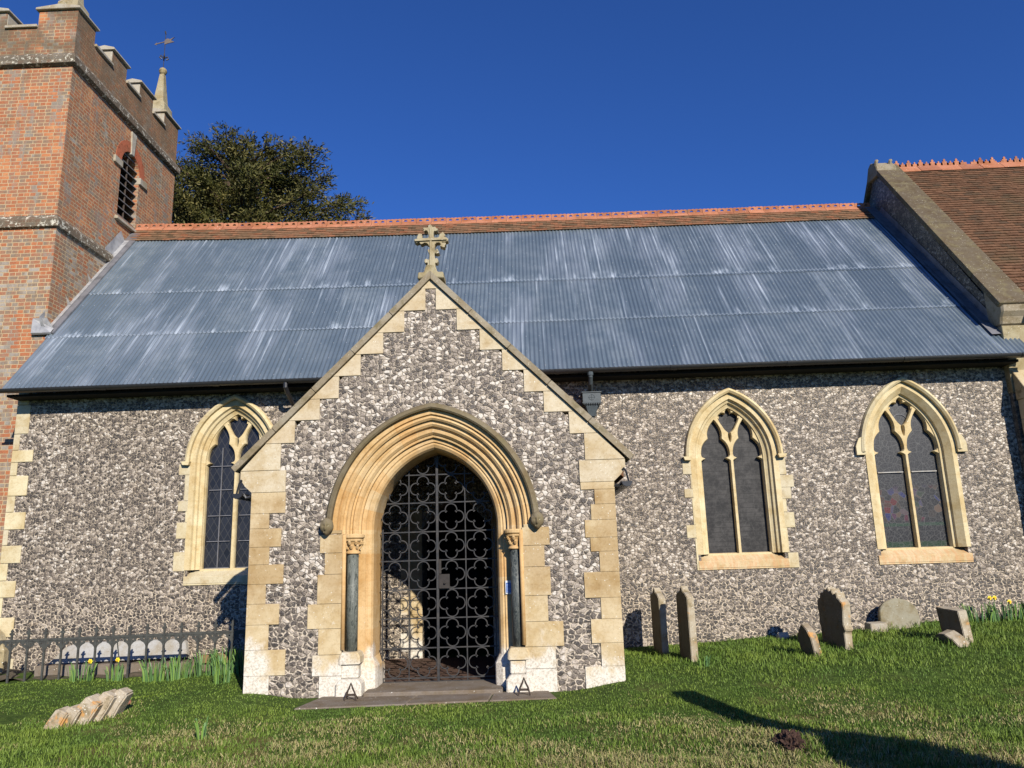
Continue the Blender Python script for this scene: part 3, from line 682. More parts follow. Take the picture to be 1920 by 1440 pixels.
# columns in the nooks
def column(s, mat, lab):
    cx, cy = XC+s*(0.995 if s > 0 else .980), 0.10
    c = MB()
    c.lathe([(0.001, .39), (0.068, .39), (0.070, .9), (0.068, 1.54), (0.001, 1.54)], cx, cy, 24)
    col = c.build('column_shaft', mat, porch, smooth=True); col['label'] = lab
    k = MB()
    k.lathe([(.085, 1.515), (.092, 1.525), (.085, 1.54), (.072, 1.55), (.074, 1.59), (.085, 1.63), (.105, 1.66), (.108, 1.665)], cx, cy, 24)
    for ring, (rr, zz, q, nn) in enumerate([(.088, 1.595, .026, 8), (.108, 1.645, .026, 9)]):
        for i in range(nn):
            a = 2*pi*(i+.5*ring)/nn
            px, py = cx+rr*cos(a), cy+rr*sin(a)
            k.tube([(px*.5+cx*.5, py*.5+cy*.5, zz-.035), (px, py, zz-.01), (px+.012*cos(a), py+.012*sin(a), zz+.012), (px+.002*cos(a), py, zz+.024)], [.006, q*.62, q*.75, q*.3], 6)
    k.lathe([(.112, 1.663), (.122, 1.672), (.122, 1.682), (.112, 1.688), (.128, 1.698), (.138, 1.708), (.138, 1.735), (.125, 1.75)], cx, cy, 24)
    k.build('capital', 'arch_stone', col, smooth=False)
    b = MB()
    b.prism([(cx-.10, .395), (cx+.10, .395), (cx+.125, .34), (cx+.128, .255), (cx-.128, .255), (cx-.125, .34)], -.03, .25, XZ)
    b.box(cx-.105, cx+.105, -.005, .3, .10, .2525)
    b.prism([(cx-.105, .0995), (cx+.105, .0995), (cx+.15, .045), (cx+.155, -.25), (cx-.155, -.25), (cx-.15, .045)], -.055, .3, XZ)
    b.build('column_base', 'ashlar', col, bevel=0.014)
column(-1, 'marble', 'greenish grey marble shaft'); column(1, 'marble_dark', 'near black marble shaft')
# outer plinth stones
# ---- iron gate
gate = empty('gate', (XC, .6, -.06)); gate.parent = porch; gate.location = Vector((XC, .6, -.06)) - Vector(porch['_w'])
gate['label'] = 'black wrought iron gate of quatrefoils'
GY = 0.6; GX = XC - .015
def in_arch(x, z, m=0.0):
    a = 0.757 - m
    if z <= SPR: return abs(x-XC) < a
    R = a+CC; return hypot(abs(x-XC)+CC, z-SPR) < R
hz = [2.496, 2.135, 1.768, 1.411, 1.056, 0.705, 0.352, 0.0]
for s in (-1, 1):
    mb = MB()
    def clip_tube(pts, r, n=5):
        run = []
        for p in pts:
            if in_arch(p[0], p[2], .015) and p[2] > -0.06: run.append(p)
            else:
                if len(run) > 1: mb.tube(run, r, n)
                run = []
        if len(run) > 1: mb.tube(run, r, n)
    for z in hz: clip_tube([(GX + s*t_/30*.75, GY, z) for t_ in range(0, 31)], .0105, 4)
    clip_tube([(GX + s*.362, GY, -.05 + i*.03) for i in range(95)], .0095, 4)
    if s == 1: clip_tube([(GX + s*.004, GY-.012, -.055 + i*.03) for i in range(95)], .021, 4)
    # bottom rail, hinge stile
    clip_tube([(GX + s*t_/30*.75, GY, -.045) for t_ in range(0, 31)], .014, 4)
    clip_tube([(XC + s*.712, GY, -.05 + i*.03) for i in range(63)], .011, 4)
    for ci in (0, 1):
        cx = GX + s*(.181 + .362*ci)
        for zi in range(-1, len(hz)-1):
            zc = (hz[zi]+hz[zi+1])/2 if zi >= 0 else hz[0]+.18
            for k in range(4):
                a0 = k*pi/2; lx, lz = cx + .088*cos(a0), zc + .088*sin(a0)
                clip_tube([(lx + .075*cos(a0+b), GY, lz + .075*sin(a0+b)) for b in [(-2.08+4.16*j/16) for j in range(17)]], .0088, 4)
    lf = mb.build('gate_leaf', 'iron', gate)
    if s == 1:
        m2 = MB(); m2.box(GX+.02, GX+.155, GY-.04, GY-.008, 1.06, 1.235); m2.box(GX+.02, GX+.05, GY-.035, GY-.010, 1.24, 1.42)
        m2.tube([(GX+.10, GY-.04, 1.13), (GX+.10, GY-.075, 1.13)], .014, 8)
        m2.build('lock_box', mat_plain('rusty_lock', (0.035, 0.030, 0.027), .8), gate, bevel=.003)
# floor, threshold
MB().box(XC-1.75, XC+1.75, .30, 3.0, -.3, -.062).build('floor', 'floor_tile', porch)
mb = MB(); mb.box(XC-.80, XC+.80, -.10, .60, -.3, -.045); mb.build('threshold', 'slab', porch, bevel=.01)
# porch gutters at the eaves
for s in (-1, 1):
    mb = MB()
    x0 = XC+s*2.36
    prof = [(x0+.065*cos(a), 2.27+.065*sin(a)) for a in [pi+i*pi/8 for i in range(9)]]
    mb.prism(prof + [(x0+.055*cos(a), 2.27+.055*sin(a)) for a in [2*pi-i*pi/8 for i in range(9)]], -.10, 2.98, XZ)
    prof2 = [(x0-.06, 2.27), (x0+.06, 2.27), (x0+.045, 2.225), (x0, 2.205), (x0-.045, 2.225)]
    mb.prism(prof2, -.105, -.08, XZ)
    mb.tube([(x0+s*.03, -.04, 2.27), (x0+s*.0, -.04, 2.40), (x0-s*.03, -.04, 2.44)], .012, 6)
    mb.tube([(x0-s*.05, -.03, 2.27), (x0-s*.09, -.03, 2.22), (x0-s*.14, -.02, 2.235)], .020, 6)
    mb.build('gutter', 'gutter', porch)

# ============================================================ NAVE
NY = 3.0
nave = empty('church_nave', (0, NY, 0))
tag(nave, 'long flint nave wall under a corrugated metal roof with arched windows', 'church')
WL, WR = -8.53, 7.80
wins = [(-4.85, 3.07, 0.40, 0.70, 'diamond'), (3.265, 2.88, 0.42, 0.70, 'mesh'), (6.07, 2.88, 0.52, 0.72, 'stained')]
holes = []
for xc, zs, c, a, k in wins: holes.append(arch_pts(xc, zs, a-.05, c, 16, 1.15))
doorhole = [(-1.76, -.2), (-1.76, 1.9), (-1.21, 2.5), (-.66, 1.9), (-.66, -.2)]
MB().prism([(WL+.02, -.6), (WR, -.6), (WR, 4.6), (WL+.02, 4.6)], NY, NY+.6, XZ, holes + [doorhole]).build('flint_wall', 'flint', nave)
mb = MB(); mb.box(WL+.02, WL+.55, NY+.6, 6.4, -.6, 4.6); mb.build('west_wall', 'flint', nave)
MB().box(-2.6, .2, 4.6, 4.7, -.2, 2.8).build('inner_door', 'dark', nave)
mb = MB()
rows = [4.58, 4.13, 3.64, 3.37, 3.17, 2.95, 2.62, 2.36, 2.08, 1.83, 1.55, 1.28, 1.02, .72, .42, .1, -.5]
for i in range(len(rows)-1):
    xr = [-8.34, -8.30, -8.43, -8.18, -8.42, -8.22, -8.40, -8.20, -8.45, -8.21, -8.40, -8.24, -8.42, -8.2, -8.42, -8.15][i]
    mb.box(WL, xr, NY-.014-random.uniform(0, .003), NY+.4, rows[i+1]+.003, rows[i]-.003)
mb.build('quoin_stones', 'window_block', nave, bevel=.006)
for sd in (0, 1):   # door reveal stones seen through the gate
    mb = MB()
    for i in range(9):
        z1 = 2.2-i*.27; wd = .34 if i % 2 else .22
        if sd: mb.box(-.658, -.66+wd, NY-.012, NY+.5, z1-.27+.003, z1)
        else: mb.box(-1.76-wd, -1.762, NY-.012, NY+.5, z1-.27+.003, z1)
    mb.build('doorway_stones', 'ashlar', nave, bevel=.004)

def polyline_intersect_arc(xc, zs, R1, c, R2):
    pass
def window(xc, zs, c, a, kind, hoodz=0.0):
    w = empty('window', (xc, NY, 1.1)); w.parent = nave; w.location = Vector((xc, NY, 1.1)) - Vector(nave['_w'])
    w['label'] = {'diamond': 'arched window with diamond leaded panes partly behind the porch', 'mesh': 'arched window with dark meshed lights and rusty sill', 'stained': 'arched window with stained glass figures seen from outside'}[kind]
    ai = a - 0.20                       # tracery opening
    plain = kind == 'stained'
    prof = ([(a, -.012), (a-.085, -.012), (a-.10, .03), (a-.135, .05), (a-.145, .085), (a-.185, .11), (a-.20, .115), (a-.205, .26)] if not plain else
            [(a, -.012), (a-.07, -.016), (a-.155, .07), (a-.165, .11), (a-.20, .12), (a-.205, .26)])
    prof = [(p, NY+q) for p, q in prof]
    mb = MB(); arch_ring(mb, xc, zs, c, prof, 5, 5); jamb(mb, xc, 1.36, zs, prof, 5, .05)
    mb.build('surround', 'window_stone', w)
    # hood mould with stops
    hp = [(a, -.012), (a+.004, -.065), (a+.035, -.09), (a+.070, -.07), (a+.085, -.02), (a+.086, .004)]
    hp = [(p, NY+q) for p, q in hp]
    mb = MB(); arch_ring(mb, xc, zs+hoodz, c, hp, 5, 5)
    for s in (-1, 1):
        if plain: mb.prism([(xc+s*(a-.004), zs+.26), (xc+s*(a+.095), zs+.22), (xc+s*(a+.15), zs+.10), (xc+s*(a+.15), zs-.045), (xc+s*(a+.00), zs-.045)], NY-.06, NY+.02, XZ)
        else: mb.prism([(xc+s*(a-.02), zs+hoodz+.015), (xc+s*(a+.12), zs+hoodz+.015), (xc+s*(a+.10), zs+hoodz-.04), (xc+s*(a), zs+hoodz-.045)], NY-.09, NY+.02, XZ)
    mb.build('hood_mould', 'window_stone' if kind != 'stained' else 'window_block', w)
    # sill: sloping slab and lower course
    sm = 'rust_sill' if kind != 'diamond' else 'window_block'
    mb = MB(); ws = a-.13
    mb.prism([(NY-.02, 1.255), (NY+.20, 1.375), (NY+.25, 1.375), (NY+.25, 1.15), (NY-.02, 1.15)], xc-a+.0, xc+a-.0, YZ)
    mb.box(xc-a+.0, xc+a-.0, NY-.016, NY+.2, 1.125, 1.148)
    mb.build('sill', sm, w, bevel=.004)
    # tracery
    ag = ai - .014                      # glass half width at springing
    R = ai + c; b = .030                # half bar
    def arc(cx_, R_, a0, a1, n): return [(cx_+R_*cos(a0+(a1-a0)*i/n), zs+R_*sin(a0+(a1-a0)*i/n)) for i in range(n+1)]
    Ro = ag + c; RB = Ro + .16          # branch radius (a little flatter)
    def cross_(ra, rb):                 # outer arc centre (+c), radius ra ; branch centre (-RB), radius rb
        d = c + RB; x_ = (rb*rb - ra*ra + d*d)/(2*d); z_ = sqrt(max(rb*rb - x_*x_, 0)); return (-RB + x_, z_)
    def cusp(pts, n, depth, sgn, ph=0.0, ex=1.0):
        L = [0]
        for i in range(1, len(pts)): L.append(L[-1] + hypot(pts[i][0]-pts[i-1][0], pts[i][1]-pts[i-1][1]))
        m = int(n*20); out = []
        for q in range(m+1):
            d_ = L[-1]*q/m; i = 1
            while i < len(L)-1 and L[i] < d_: i += 1
            f = (d_-L[i-1])/max(L[i]-L[i-1], 1e-9); p = [pts[i-1][k]+(pts[i][k]-pts[i-1][k])*f for k in (0, 1)]
            tx, tz = pts[i][0]-pts[i-1][0], pts[i][1]-pts[i-1][1]; l_ = hypot(tx, tz) or 1
            ins = depth*(1-abs(sin(pi*(n*(q/m)**ex+ph))))**1.7
            if q == 0 and False: ins = 0
            out.append((p[0]-sgn*tz/l_*ins, p[1]+sgn*tx/l_*ins))
        return out
    ix, iz = cross_(Ro, RB-b)
    a0 = pi; a1 = atan2(iz, ix-c)
    outer = [(p[0], p[1]) for p in [(c+Ro*cos(a0+(a1-a0)*i/14), Ro*sin(a0+(a1-a0)*i/14)) for i in range(15)]]
    b1 = atan2(iz, ix+RB)
    br = [(-RB+(RB-b)*cos(b1*(1-i/14)), (RB-b)*sin(b1*(1-i/14))) for i in range(15)]
    zc = zs - .02
    oc = cusp(outer, 1.5, .072, -1, 0, .6); bc = list(reversed(cusp(list(reversed(br)), 1.5, .066, 1, 0, .6)))
    light = [(-ag, 1.37-zs), (-ag, -.04), (-ag+.02, -.03)] + [(x, z) for x, z in oc] + bc[1:] + [(-b-.02, -.03), (-b, -.04), (-b, 1.37-zs)]
    light = [(xc+x, zs+z) for x, z in light]
    lightR = [(2*xc-x, z) for x, z in light]
    # top light
    jx, jz = cross_(Ro, RB+b)
    apex = sqrt(Ro*Ro-c*c)
    bz0 = acos(RB/(RB+b)); b2 = atan2(jz, jx+RB)
    left_br = [(-RB+(RB+b)*cos(bz0+(b2-bz0)*i/12), (RB+b)*sin(bz0+(b2-bz0)*i/12)) for i in range(13)]
    t0 = atan2(jz, jx-c); t1 = atan2(apex, -c)
    left_arc = [(c+Ro*cos(t0+(t1-t0)*i/12), Ro*sin(t0+(t1-t0)*i/12)) for i in range(13)]
    lb_ = cusp(left_br, 1.5, .035, -1, .5); la_ = cusp(left_arc, 1.5, .05, -1, .0)
    half = lb_ + la_[1:]
    half = [(min(x, 0), z) for x, z in half]; half[0] = (0, half[0][1]); half[-1] = (0, half[-1][1])
    top = [(xc+x, zs+z) for x, z in half] + [(xc-x, zs+z) for x, z in reversed(half[1:-1])]
    def grow(poly, d):
        n = len(poly); A = sum(poly[i][0]*poly[(i+1) % n][1]-poly[(i+1) % n][0]*poly[i][1] for i in range(n)); sg = 1 if A > 0 else -1
        r = []
        for i in range(n):
            p, q = poly[i-1], poly[(i+1) % n]; tx, tz = q[0]-p[0], q[1]-p[1]; l_ = hypot(tx, tz) or 1
            r.append((poly[i][0]+sg*tz/l_*d, poly[i][1]-sg*tx/l_*d))
        return r
    mb = MB()
    outer_p = arch_pts(xc, zs, a-.185, c, 24, 1.34)
    y0, y1, y2 = NY+.135, NY+.165, NY+.235
    hs = [light, lightR, top]; gro = [grow(h, .012) for h in hs]
    loops = [outer_p] + gro
    tri = tessellate_polygon([[Vector((p[0], p[1], 0)) for p in l] for l in loops]); flat = [p for l in loops for p in l]
    mb.add([(p[0], y0, p[1]) for p in flat], [tuple(t) for t in tri])
    for h, g_ in zip(hs, gro): mb.loft([[(p[0], y0, p[1]) for p in g_], [(p[0], y1, p[1]) for p in h], [(p[0], y2, p[1]) for p in h]], True)
    mb.build('tracery', 'window_stone', w)
    mb = MB(); mb.box(xc-a+.12, xc+a-.12, NY+.222, NY+.24, 1.3, zs+1.05)
    gl = mb.build('glass', 'glass_'+kind, w)
    mb = MB()
    if kind == 'diamond':
        for s in (-1, 1):
            cx_ = xc+s*(ag+b)/2
            mb.tube([(cx_, NY+.205, 1.37), (cx_, NY+.205, zs+.26)], .009, 5)
            for z in (1.38, 1.80, 2.21, 2.63, 3.02): mb.tube([(cx_-.19, NY+.20, z), (cx_+.19, NY+.20, z)], .008, 5)
        mb.build('glazing_bar', 'lead', w)
    elif kind == 'stained':
        for s in (-1, 1):
            cx_ = xc+s*(ag+b)/2
            mb.box(cx_-.20, cx_+.20, NY+.19, NY+.205, 2.555, 2.572)
        mb.build('glazing_bar', 'tomb', w)
        m3 = MB(); m3.tube([(xc+.13*cos(i*pi/12), NY+.215, zs+.50+.13*sin(i*pi/12)) for i in range(25)], .008, 5)
        m3.build('glazing_ring', 'lead', w)
for (xc, zs, c, a, k) in wins: window(xc, zs, c, a, k)
# toothed surrounds of the first two windows
tooth = [(-5.73, 3.045, 2.873), (-5.62, 2.873, 2.455), (-5.71, 2.455, 2.288), (-5.58, 2.288, 2.112), (-5.71, 2.112, 1.854), (-5.56, 1.854, 1.646), (-5.73, 1.646, 1.347), (-5.54, 1.347, 1.12)]
for sd in (0, 1):
    mb = MB()
    for x, zt, zb in tooth:
        if sd: mb.box(-4.155, -9.70-x, NY-.011, NY+.1, zb+.002, zt-.002)
        else: mb.box(x, -5.545, NY-.011, NY+.1, zb+.002, zt-.002)
    mb.build('window_quoins', 'window_block', nave, bevel=.005)
mb = MB()
for x, zt, zb in [(2.43, 2.871, 2.617), (2.54, 2.613, 2.386), (2.43, 2.389, 2.247), (2.54, 2.243, 1.818), (2.42, 1.821, 1.617), (2.54, 1.612, 1.12)]:
    mb.box(x, 2.57, NY-.011, NY+.1, zb+.002, zt-.002)
mb.build('window_quoins', 'window_block', nave, bevel=.005); mb = MB()
for x, zt, zb in [(4.07, 2.832, 2.564), (4.17, 2.56, 2.363), (4.11, 2.365, 2.182), (4.02, 2.184, 1.977), (4.12, 1.974, 1.734), (3.99, 1.737, 1.356), (4.12, 1.353, 1.12)]:
    mb.box(3.96, x, NY-.011, NY+.1, zb+.002, zt-.002)
mb.build('window_quoins', 'window_block', nave, bevel=.005)

# corrugated roof: three courses of sheets, side by side
EY, EZ, RY, RZ = 2.60, 4.33, 6.55, 8.83
SL = hypot(RY-EY, RZ-EZ); ty, tz_ = (RY-EY)/SL, (RZ-EZ)/SL
def sag(x): return -0.185*(1-math.exp(-max(x+8.7, 0)/4.6))      # the old ridge dips away from the tower
def rp(x, s, h): return (x, EY + ty*s - tz_*h, EZ + tz_*s + ty*h + sag(x)*s/SL)
def west_edge(s): return -8.56 if s > 1.62 else -8.80+.22*sst(s, 0, 0.01)*0
s1, s2, s3 = 1.50, 3.04, 5.45
mb = MB(); pitch = 0.0735
courses = [(0.0, s1+.10), (s1, s2+.10), (s2, s3)]
for ci, (sa, sb) in enumerate(courses):
    x0 = -8.58 if ci else -8.56; x1 = [7.98, 7.76, 7.66][ci]
    xs = x0; k = 0
    while xs < x1-.05:
        xe = min(xs + pitch*10, x1); n = max(4, int(round((xe-xs)/pitch*7)))
        A = []; B = []; lift = .010 + ci*.007 + (k % 2)*.002
        for i in range(n+1):
            x = xs + (xe-xs+.02)*i/n; h = lift + .0100*cos(2*pi*x/pitch)
            A.append(rp(x, sa+random.uniform(-.0005, .0005) - (0.0 if ci else .02), h)); B.append(rp(x, sb, h))
        m_ = [rp(x_, (sa+sb)/2, 0) for x_ in ()]
        mb.loft([A, B]); xs = xe; k += 1
roof = mb.build('roof', 'roof', nave, smooth=True)
mb = MB()   # roof boarding underneath
mb.add([rp(-8.5, .0, -.03), rp(7.85, .0, -.03), rp(7.85, SL, -.03), rp(-8.5, SL, -.03), rp(-8.5, .0, -.10), rp(7.85, .0, -.10), rp(7.85, SL, -.10), rp(-8.5, SL, -.10)],
       [(0,1,2,3), (4,5,6,7), (0,1,5,4), (1,2,6,5), (2,3,7,6), (3,0,4,7)])
mb.box(-8.5, 7.8, 2.66, 3.0, 4.20, 4.24)
mb.build('roof_board', 'dark', roof)  # boarding and soffit coloured black to stand in for eaves shadow
mb = MB()
for s in (.10, .55, 1.02, 1.56, 2.1, 2.6, 3.10, 3.7, 4.3, 4.9):
    x = -8.4 + random.random()*.1
    while x < (7.5 if s > 3 else 7.7):
        if random.random() < .86:
            xx = round(x/pitch)*pitch; p = rp(xx, s, .034+.007*(s > s1)+.007*(s > s2)); r = .0095
            vv = [tuple(Vector(rp(xx, s, .021+.007*(s > s1)+.007*(s > s2))) + r*Vector((cos(a), 0, 0)) + r*sin(a)*Vector((0, ty, tz_))) for a in [i*pi/3 for i in range(6)]]
            mb.add(vv + [p], [(i, (i+1) % 6, 6) for i in range(6)])
        x += pitch*3
sc_ = mb.build('roof_screws', 'zinc', roof); sc_['kind'] = 'stuff'
# the far slope and far wall, never seen from the lawn but they close the building
MB().add([(-8.6, RY, RZ), (7.7, RY, RZ-.17), (7.7, 2*RY-EY, EZ), (-8.6, 2*RY-EY, EZ), (-8.6, RY, RZ-.1), (7.7, RY, RZ-.27), (7.7, 2*RY-EY, EZ-.1), (-8.6, 2*RY-EY, EZ-.1)],
    [(0,1,2,3), (4,5,6,7), (0,1,5,4), (1,2,6,5), (2,3,7,6), (3,0,4,7)]).build('far_slope', 'tile_brown', nave)
MB().box(-8.5, 7.7, 9.7, 10.1, -.6, 4.5).build('far_wall', 'flint', nave)
# tile courses under the ridge
def tiles(mb, x0, x1, s0, s1_, gauge, rpf, wid=.165, th=.014, jit=.006):
    nrow = int((s1_-s0)/gauge+.5)
    for r in range(nrow):
        s = s0 + r*gauge; x = x0 - (wid/2 if r % 2 else 0)
        while x < x1:
            a = max(x+.002, x0); b = min(x+wid-.002, x1); x += wid
            if b-a < .02: continue
            j = random.uniform(-jit, jit); k = random.uniform(0, .005); q = random.uniform(-.003, .003)
            P = [rpf(a, s+j, .030+k), rpf(b, s+j+q, .030+k+q), rpf(b, s+j+gauge*1.6, .006), rpf(a, s+j+gauge*1.6, .006),
                 rpf(a, s+j, .030+k-th), rpf(b, s+j+q, .030+k+q-th)]
            mb.add(P, [(0,1,2,3), (4,5,1,0), (0,3,4), (1,5,2)])
mb = MB(); tiles(mb, -8.70, 7.55, s3-.06, SL-.06, .095, lambda x, s, h: rp(x, s, h+.03))
mb.build('tile_course', 'tile_red', nave)
# ridge tiles with pierced crest
mb = MB(); x = -8.72; LT = .335
while x < 7.45:
    xe = x+LT-.006; jz = random.uniform(-.006, .006)
    zr = RZ + .02 + jz + sag(x)
    for sg in (-1, 1):
        mb.add([(x, RY, zr+.055), (xe, RY, zr+.055), (xe, RY+sg*.115, zr-.055), (x, RY+sg*.115, zr-.055), (x, RY, zr+.03), (xe, RY, zr+.03), (xe, RY+sg*.115, zr-.08), (x, RY+sg*.115, zr-.08)],
               [(0,1,2,3), (4,5,6,7), (2,3,7,6), (0,3,7,4), (1,2,6,5)])
    top = []; n = 4
    for i in range(17): top.append((xe-(xe-x)*i/16, zr+.128+.012*abs(sin(i*pi/4))))
    hol = []
    for cx_ in (x+LT*.27, x+LT*.73):
        hol.append([(cx_+.040*cos(a), zr+.068+.040*sin(a)) for a in [i*pi/8 for i in range(9)]])
    mb.prism([(x, zr+.045), (xe, zr+.045)] + top, RY-.012, RY+.012, XZ, hol)
    x += LT
mb.build('ridge_tiles', 'terracotta', nave)
# lead flashings: west verge against tower, east valley
mb = MB()
mb.add([rp(-8.70, 1.62, .06), rp(-8.47, 1.62, .05), rp(-8.47, SL-.25, .05), rp(-8.70, SL-.25, .06), rp(-8.70, 1.62, .02), rp(-8.47, 1.62, .02), rp(-8.47, SL-.25, .02)], [(0,1,2,3), (0,1,5,4), (1,2,6,5)])
mb.build('lead_flashing', 'lead', nave)
mb = MB()
for i in range(4):
    sa = 1.66 + i*.92; sb = sa+.93; d = .008*(i % 2)
    mb.add([rp(-8.69+d, sa, .06), rp(-8.69+d, sa+.10, .30), rp(-8.69+d, sb, .30), rp(-8.69+d, sb, .06), rp(-8.58, sa, .062), rp(-8.58, sb, .062)], [(0,1,2,3), (0,4,5,3), (0,1,4)])
mb.add([rp(-8.86, 1.60, .07), rp(-8.50, 1.60, .07), rp(-8.50, 1.72, .075), rp(-8.86, 1.82, .24), rp(-8.86, 1.60, .03), rp(-8.5, 1.6, .03), rp(-8.60, 1.82, .24)], [(0,1,2,6,3), (0,1,5,4)])
mb.build('lead_apron', 'lead_light', nave)
mb = MB()
mb.add([rp(7.60, .50, .055), rp(7.90, .50, .060), rp(7.90, SL, .06), rp(7.55, SL, .055), rp(7.60, .5, .02)], [(0,1,2,3)])
mb.build('lead_valley', 'lead', nave)
# gutter and rainwater goods
def gut(mb, x0, x1, y, z, r=.062):
    a_ = [pi+i*pi/10 for i in range(11)]
    poly = [(y+r*cos(a), z+r*sin(a)) for a in a_] + [(y+(r-.008)*cos(a), z+(r-.008)*sin(a)) for a in reversed(a_)]
    mb.prism(poly, x0, x1, YZ)
mb = MB(); x = -8.66
while x < 8.0:
    xe = min(x+1.83, 8.02); gut(mb, x, xe-.004, 2.53, 4.30); 
    if xe < 7.9: gut(mb, xe-.05, xe+.05, 2.53, 4.30, .070)
    x = xe
gt = mb.build('gutter', 'gutter', nave)
mb = MB(); hx = 1.02
mb.tube([(hx-.02, 2.53, 4.26), (hx-.02, 2.53, 4.17), (hx-.02, 2.60, 4.08), (hx-.01, 2.78, 3.98), (hx, 2.86, 3.90)], .036, 10)
mb.tube([(hx-.02, 2.53, 4.245), (hx-.02, 2.53, 4.19)], .046, 10)
mb.tube([(hx, 2.86, 3.60), (hx, 2.86, .1)], .036, 10)
mb.build('downpipe', 'hopper', nave)
mb = MB(); mb.box(hx-.145, hx+.145, 2.74, 2.98, 3.80, 3.96); mb.box(hx-.16, hx+.16, 2.725, 2.985, 3.955, 3.972); mb.box(hx-.155, hx+.155, 2.73, 2.985, 3.785, 3.80)
for i in range(10):
    xx = hx-.14+i*.0283; mb.prism([(xx, 3.786), (xx+.026, 3.786), (xx+.013, 3.755)], 2.735, 2.75, XZ)
mb.add([(hx-.11, 2.76, 3.786), (hx+.11, 2.76, 3.786), (hx+.11, 2.97, 3.786), (hx-.11, 2.97, 3.786), (hx-.05, 2.81, 3.58), (hx+.05, 2.81, 3.58), (hx+.05, 2.92, 3.58), (hx-.05, 2.92, 3.58)], [(0,1,5,4), (1,2,6,5), (2,3,7,6), (3,0,4,7), (4,5,6,7)])
mb.tube([(hx+.045*cos(i*pi/8), 2.737, 3.878+.045*sin(i*pi/8)) for i in range(17)], .0035, 4); mb.box(hx-.06, hx+.06, 2.735, 2.7395, 3.876, 3.880); mb.box(hx-.002, hx+.002, 2.7347, 2.7395, 3.82, 3.935)
mb.build('rain_hopper', 'hopper', nave, bevel=.004)
mb = MB(); mb.tube([(-3.88, 2.53, 4.26), (-3.88, 2.53, 4.18), (-3.87, 2.62, 4.10), (-3.86, 2.92, 3.95), (-3.86, 2.94, 3.2)], .036, 10)
mb.build('downpipe', 'gutter', nave)

# ============================================================ TOWER
TX, TY = -8.70, 3.74
tower = empty('church_tower', (-10.9, 5.9, 0))
tag(tower, 'red brick battlemented church tower with belfry opening and corner pinnacles', 'tower')
TW, TN = -13.2, 8.15
# east face opening
oy, ow, oz0, ozs = 6.10, .385, 8.86, 10.10
hole = [(oy-ow, oz0), (oy+ow, oz0), (oy+ow, ozs)] + [(oy+ow*cos(a), ozs+ow*sin(a)) for a in [i*pi/14 for i in range(1, 14)]] + [(oy-ow, ozs)]
mb = MB(); mb.prism([(TY, 7.6), (TN, 7.6), (TN, 11.1), (TY, 11.1)], TX-.35, TX, YZ, [hole])
mb.box(TW, TX-.35, TY, TN, 7.6, 11.1)
mb.v = [p for p in mb.v]
w_ = mb.build('upper_wall', 'brick', tower)
MB().box(TW-.05, TX+.05, TY-.05, TN+.05, -.5, 7.64).build('lower_wall', 'brick_low', tower)
def string_course(z0, z1, out, x1=TX, y0=TY):
    mb = MB(); h = z1-z0
    prof = [(out*.3, z0), (out, z0+.03), (out, z0+h*.55), (.0, z1)]
    rings = []
    for o_, z in prof: rings.append([(TW-o_, y0-o_, z), (x1+o_, y0-o_, z), (x1+o_, TN+o_, z), (TW-o_, TN+o_, z)])
    mb.loft(rings, True); o = len(mb.v)-16
    mb.f += [(o, o+1, o+2, o+3), (o+12, o+13, o+14, o+15)]
    mb.build('string_course', 'string', tower)
string_course(7.62, 7.92, .11); string_course(11.06, 11.36, .09)
MB().box(TW+.0, TX-.0, TY+.0, TN-.0, 11.1, 11.95).build('parapet', 'brick_par', tower)
def merlon(x0, x1, y0, y1, zt):
    m = MB().box(x0, x1, y0, y1, 11.95, zt).build('merlon', 'brick_par', tower)
    MB().prism([(x0-.06, zt+.001), (x1+.06, zt+.001), (x1+.05, zt+.05), ((x0+x1)/2, zt+.11), (x0-.05, zt+.05)], y0-.06, y1+.06, XZ).build('coping', 'pale_coping', m, bevel=.008)
ZT = 12.33
merlon(TX-.78, TX+.002, TY-.002, TY+.62, ZT)
merlon(TX-.36, TX+.002, 5.03, 5.62, ZT); merlon(TX-.36, TX+.002, 6.22, 6.83, ZT); merlon(TX-.50, TX+.002, 7.42, TN+.002, ZT)
for xx in (-10.75, -12.05): merlon(xx, xx+.62, TY-.002, TY+.34, ZT)
for bx in [(TX-.40, TX+.05, a+.001, b-.001) for a, b in ((TY+.62, 5.03), (5.62, 6.22), (6.83, 7.42))] + [(-10.13, TX-.781, TY-.05, TY+.38), (-11.43, -10.75, TY-.05, TY+.38)]:
    MB().box(*bx, 11.951, 12.01).build('crenel_coping', 'pale_coping', tower, bevel=.006)
for bx in [(TX-.355, TX-.002, y_-.012, y_-.001) for y_ in (5.03, 6.22, 7.42)] + [(TX-.792, TX-.781, TY+.01, TY+.34), (-10.129, -10.117, TY+.01, TY+.33)]:
    MB().box(*bx, 12.01, ZT-.01).build('cheek_render', 'pale_coping', tower)
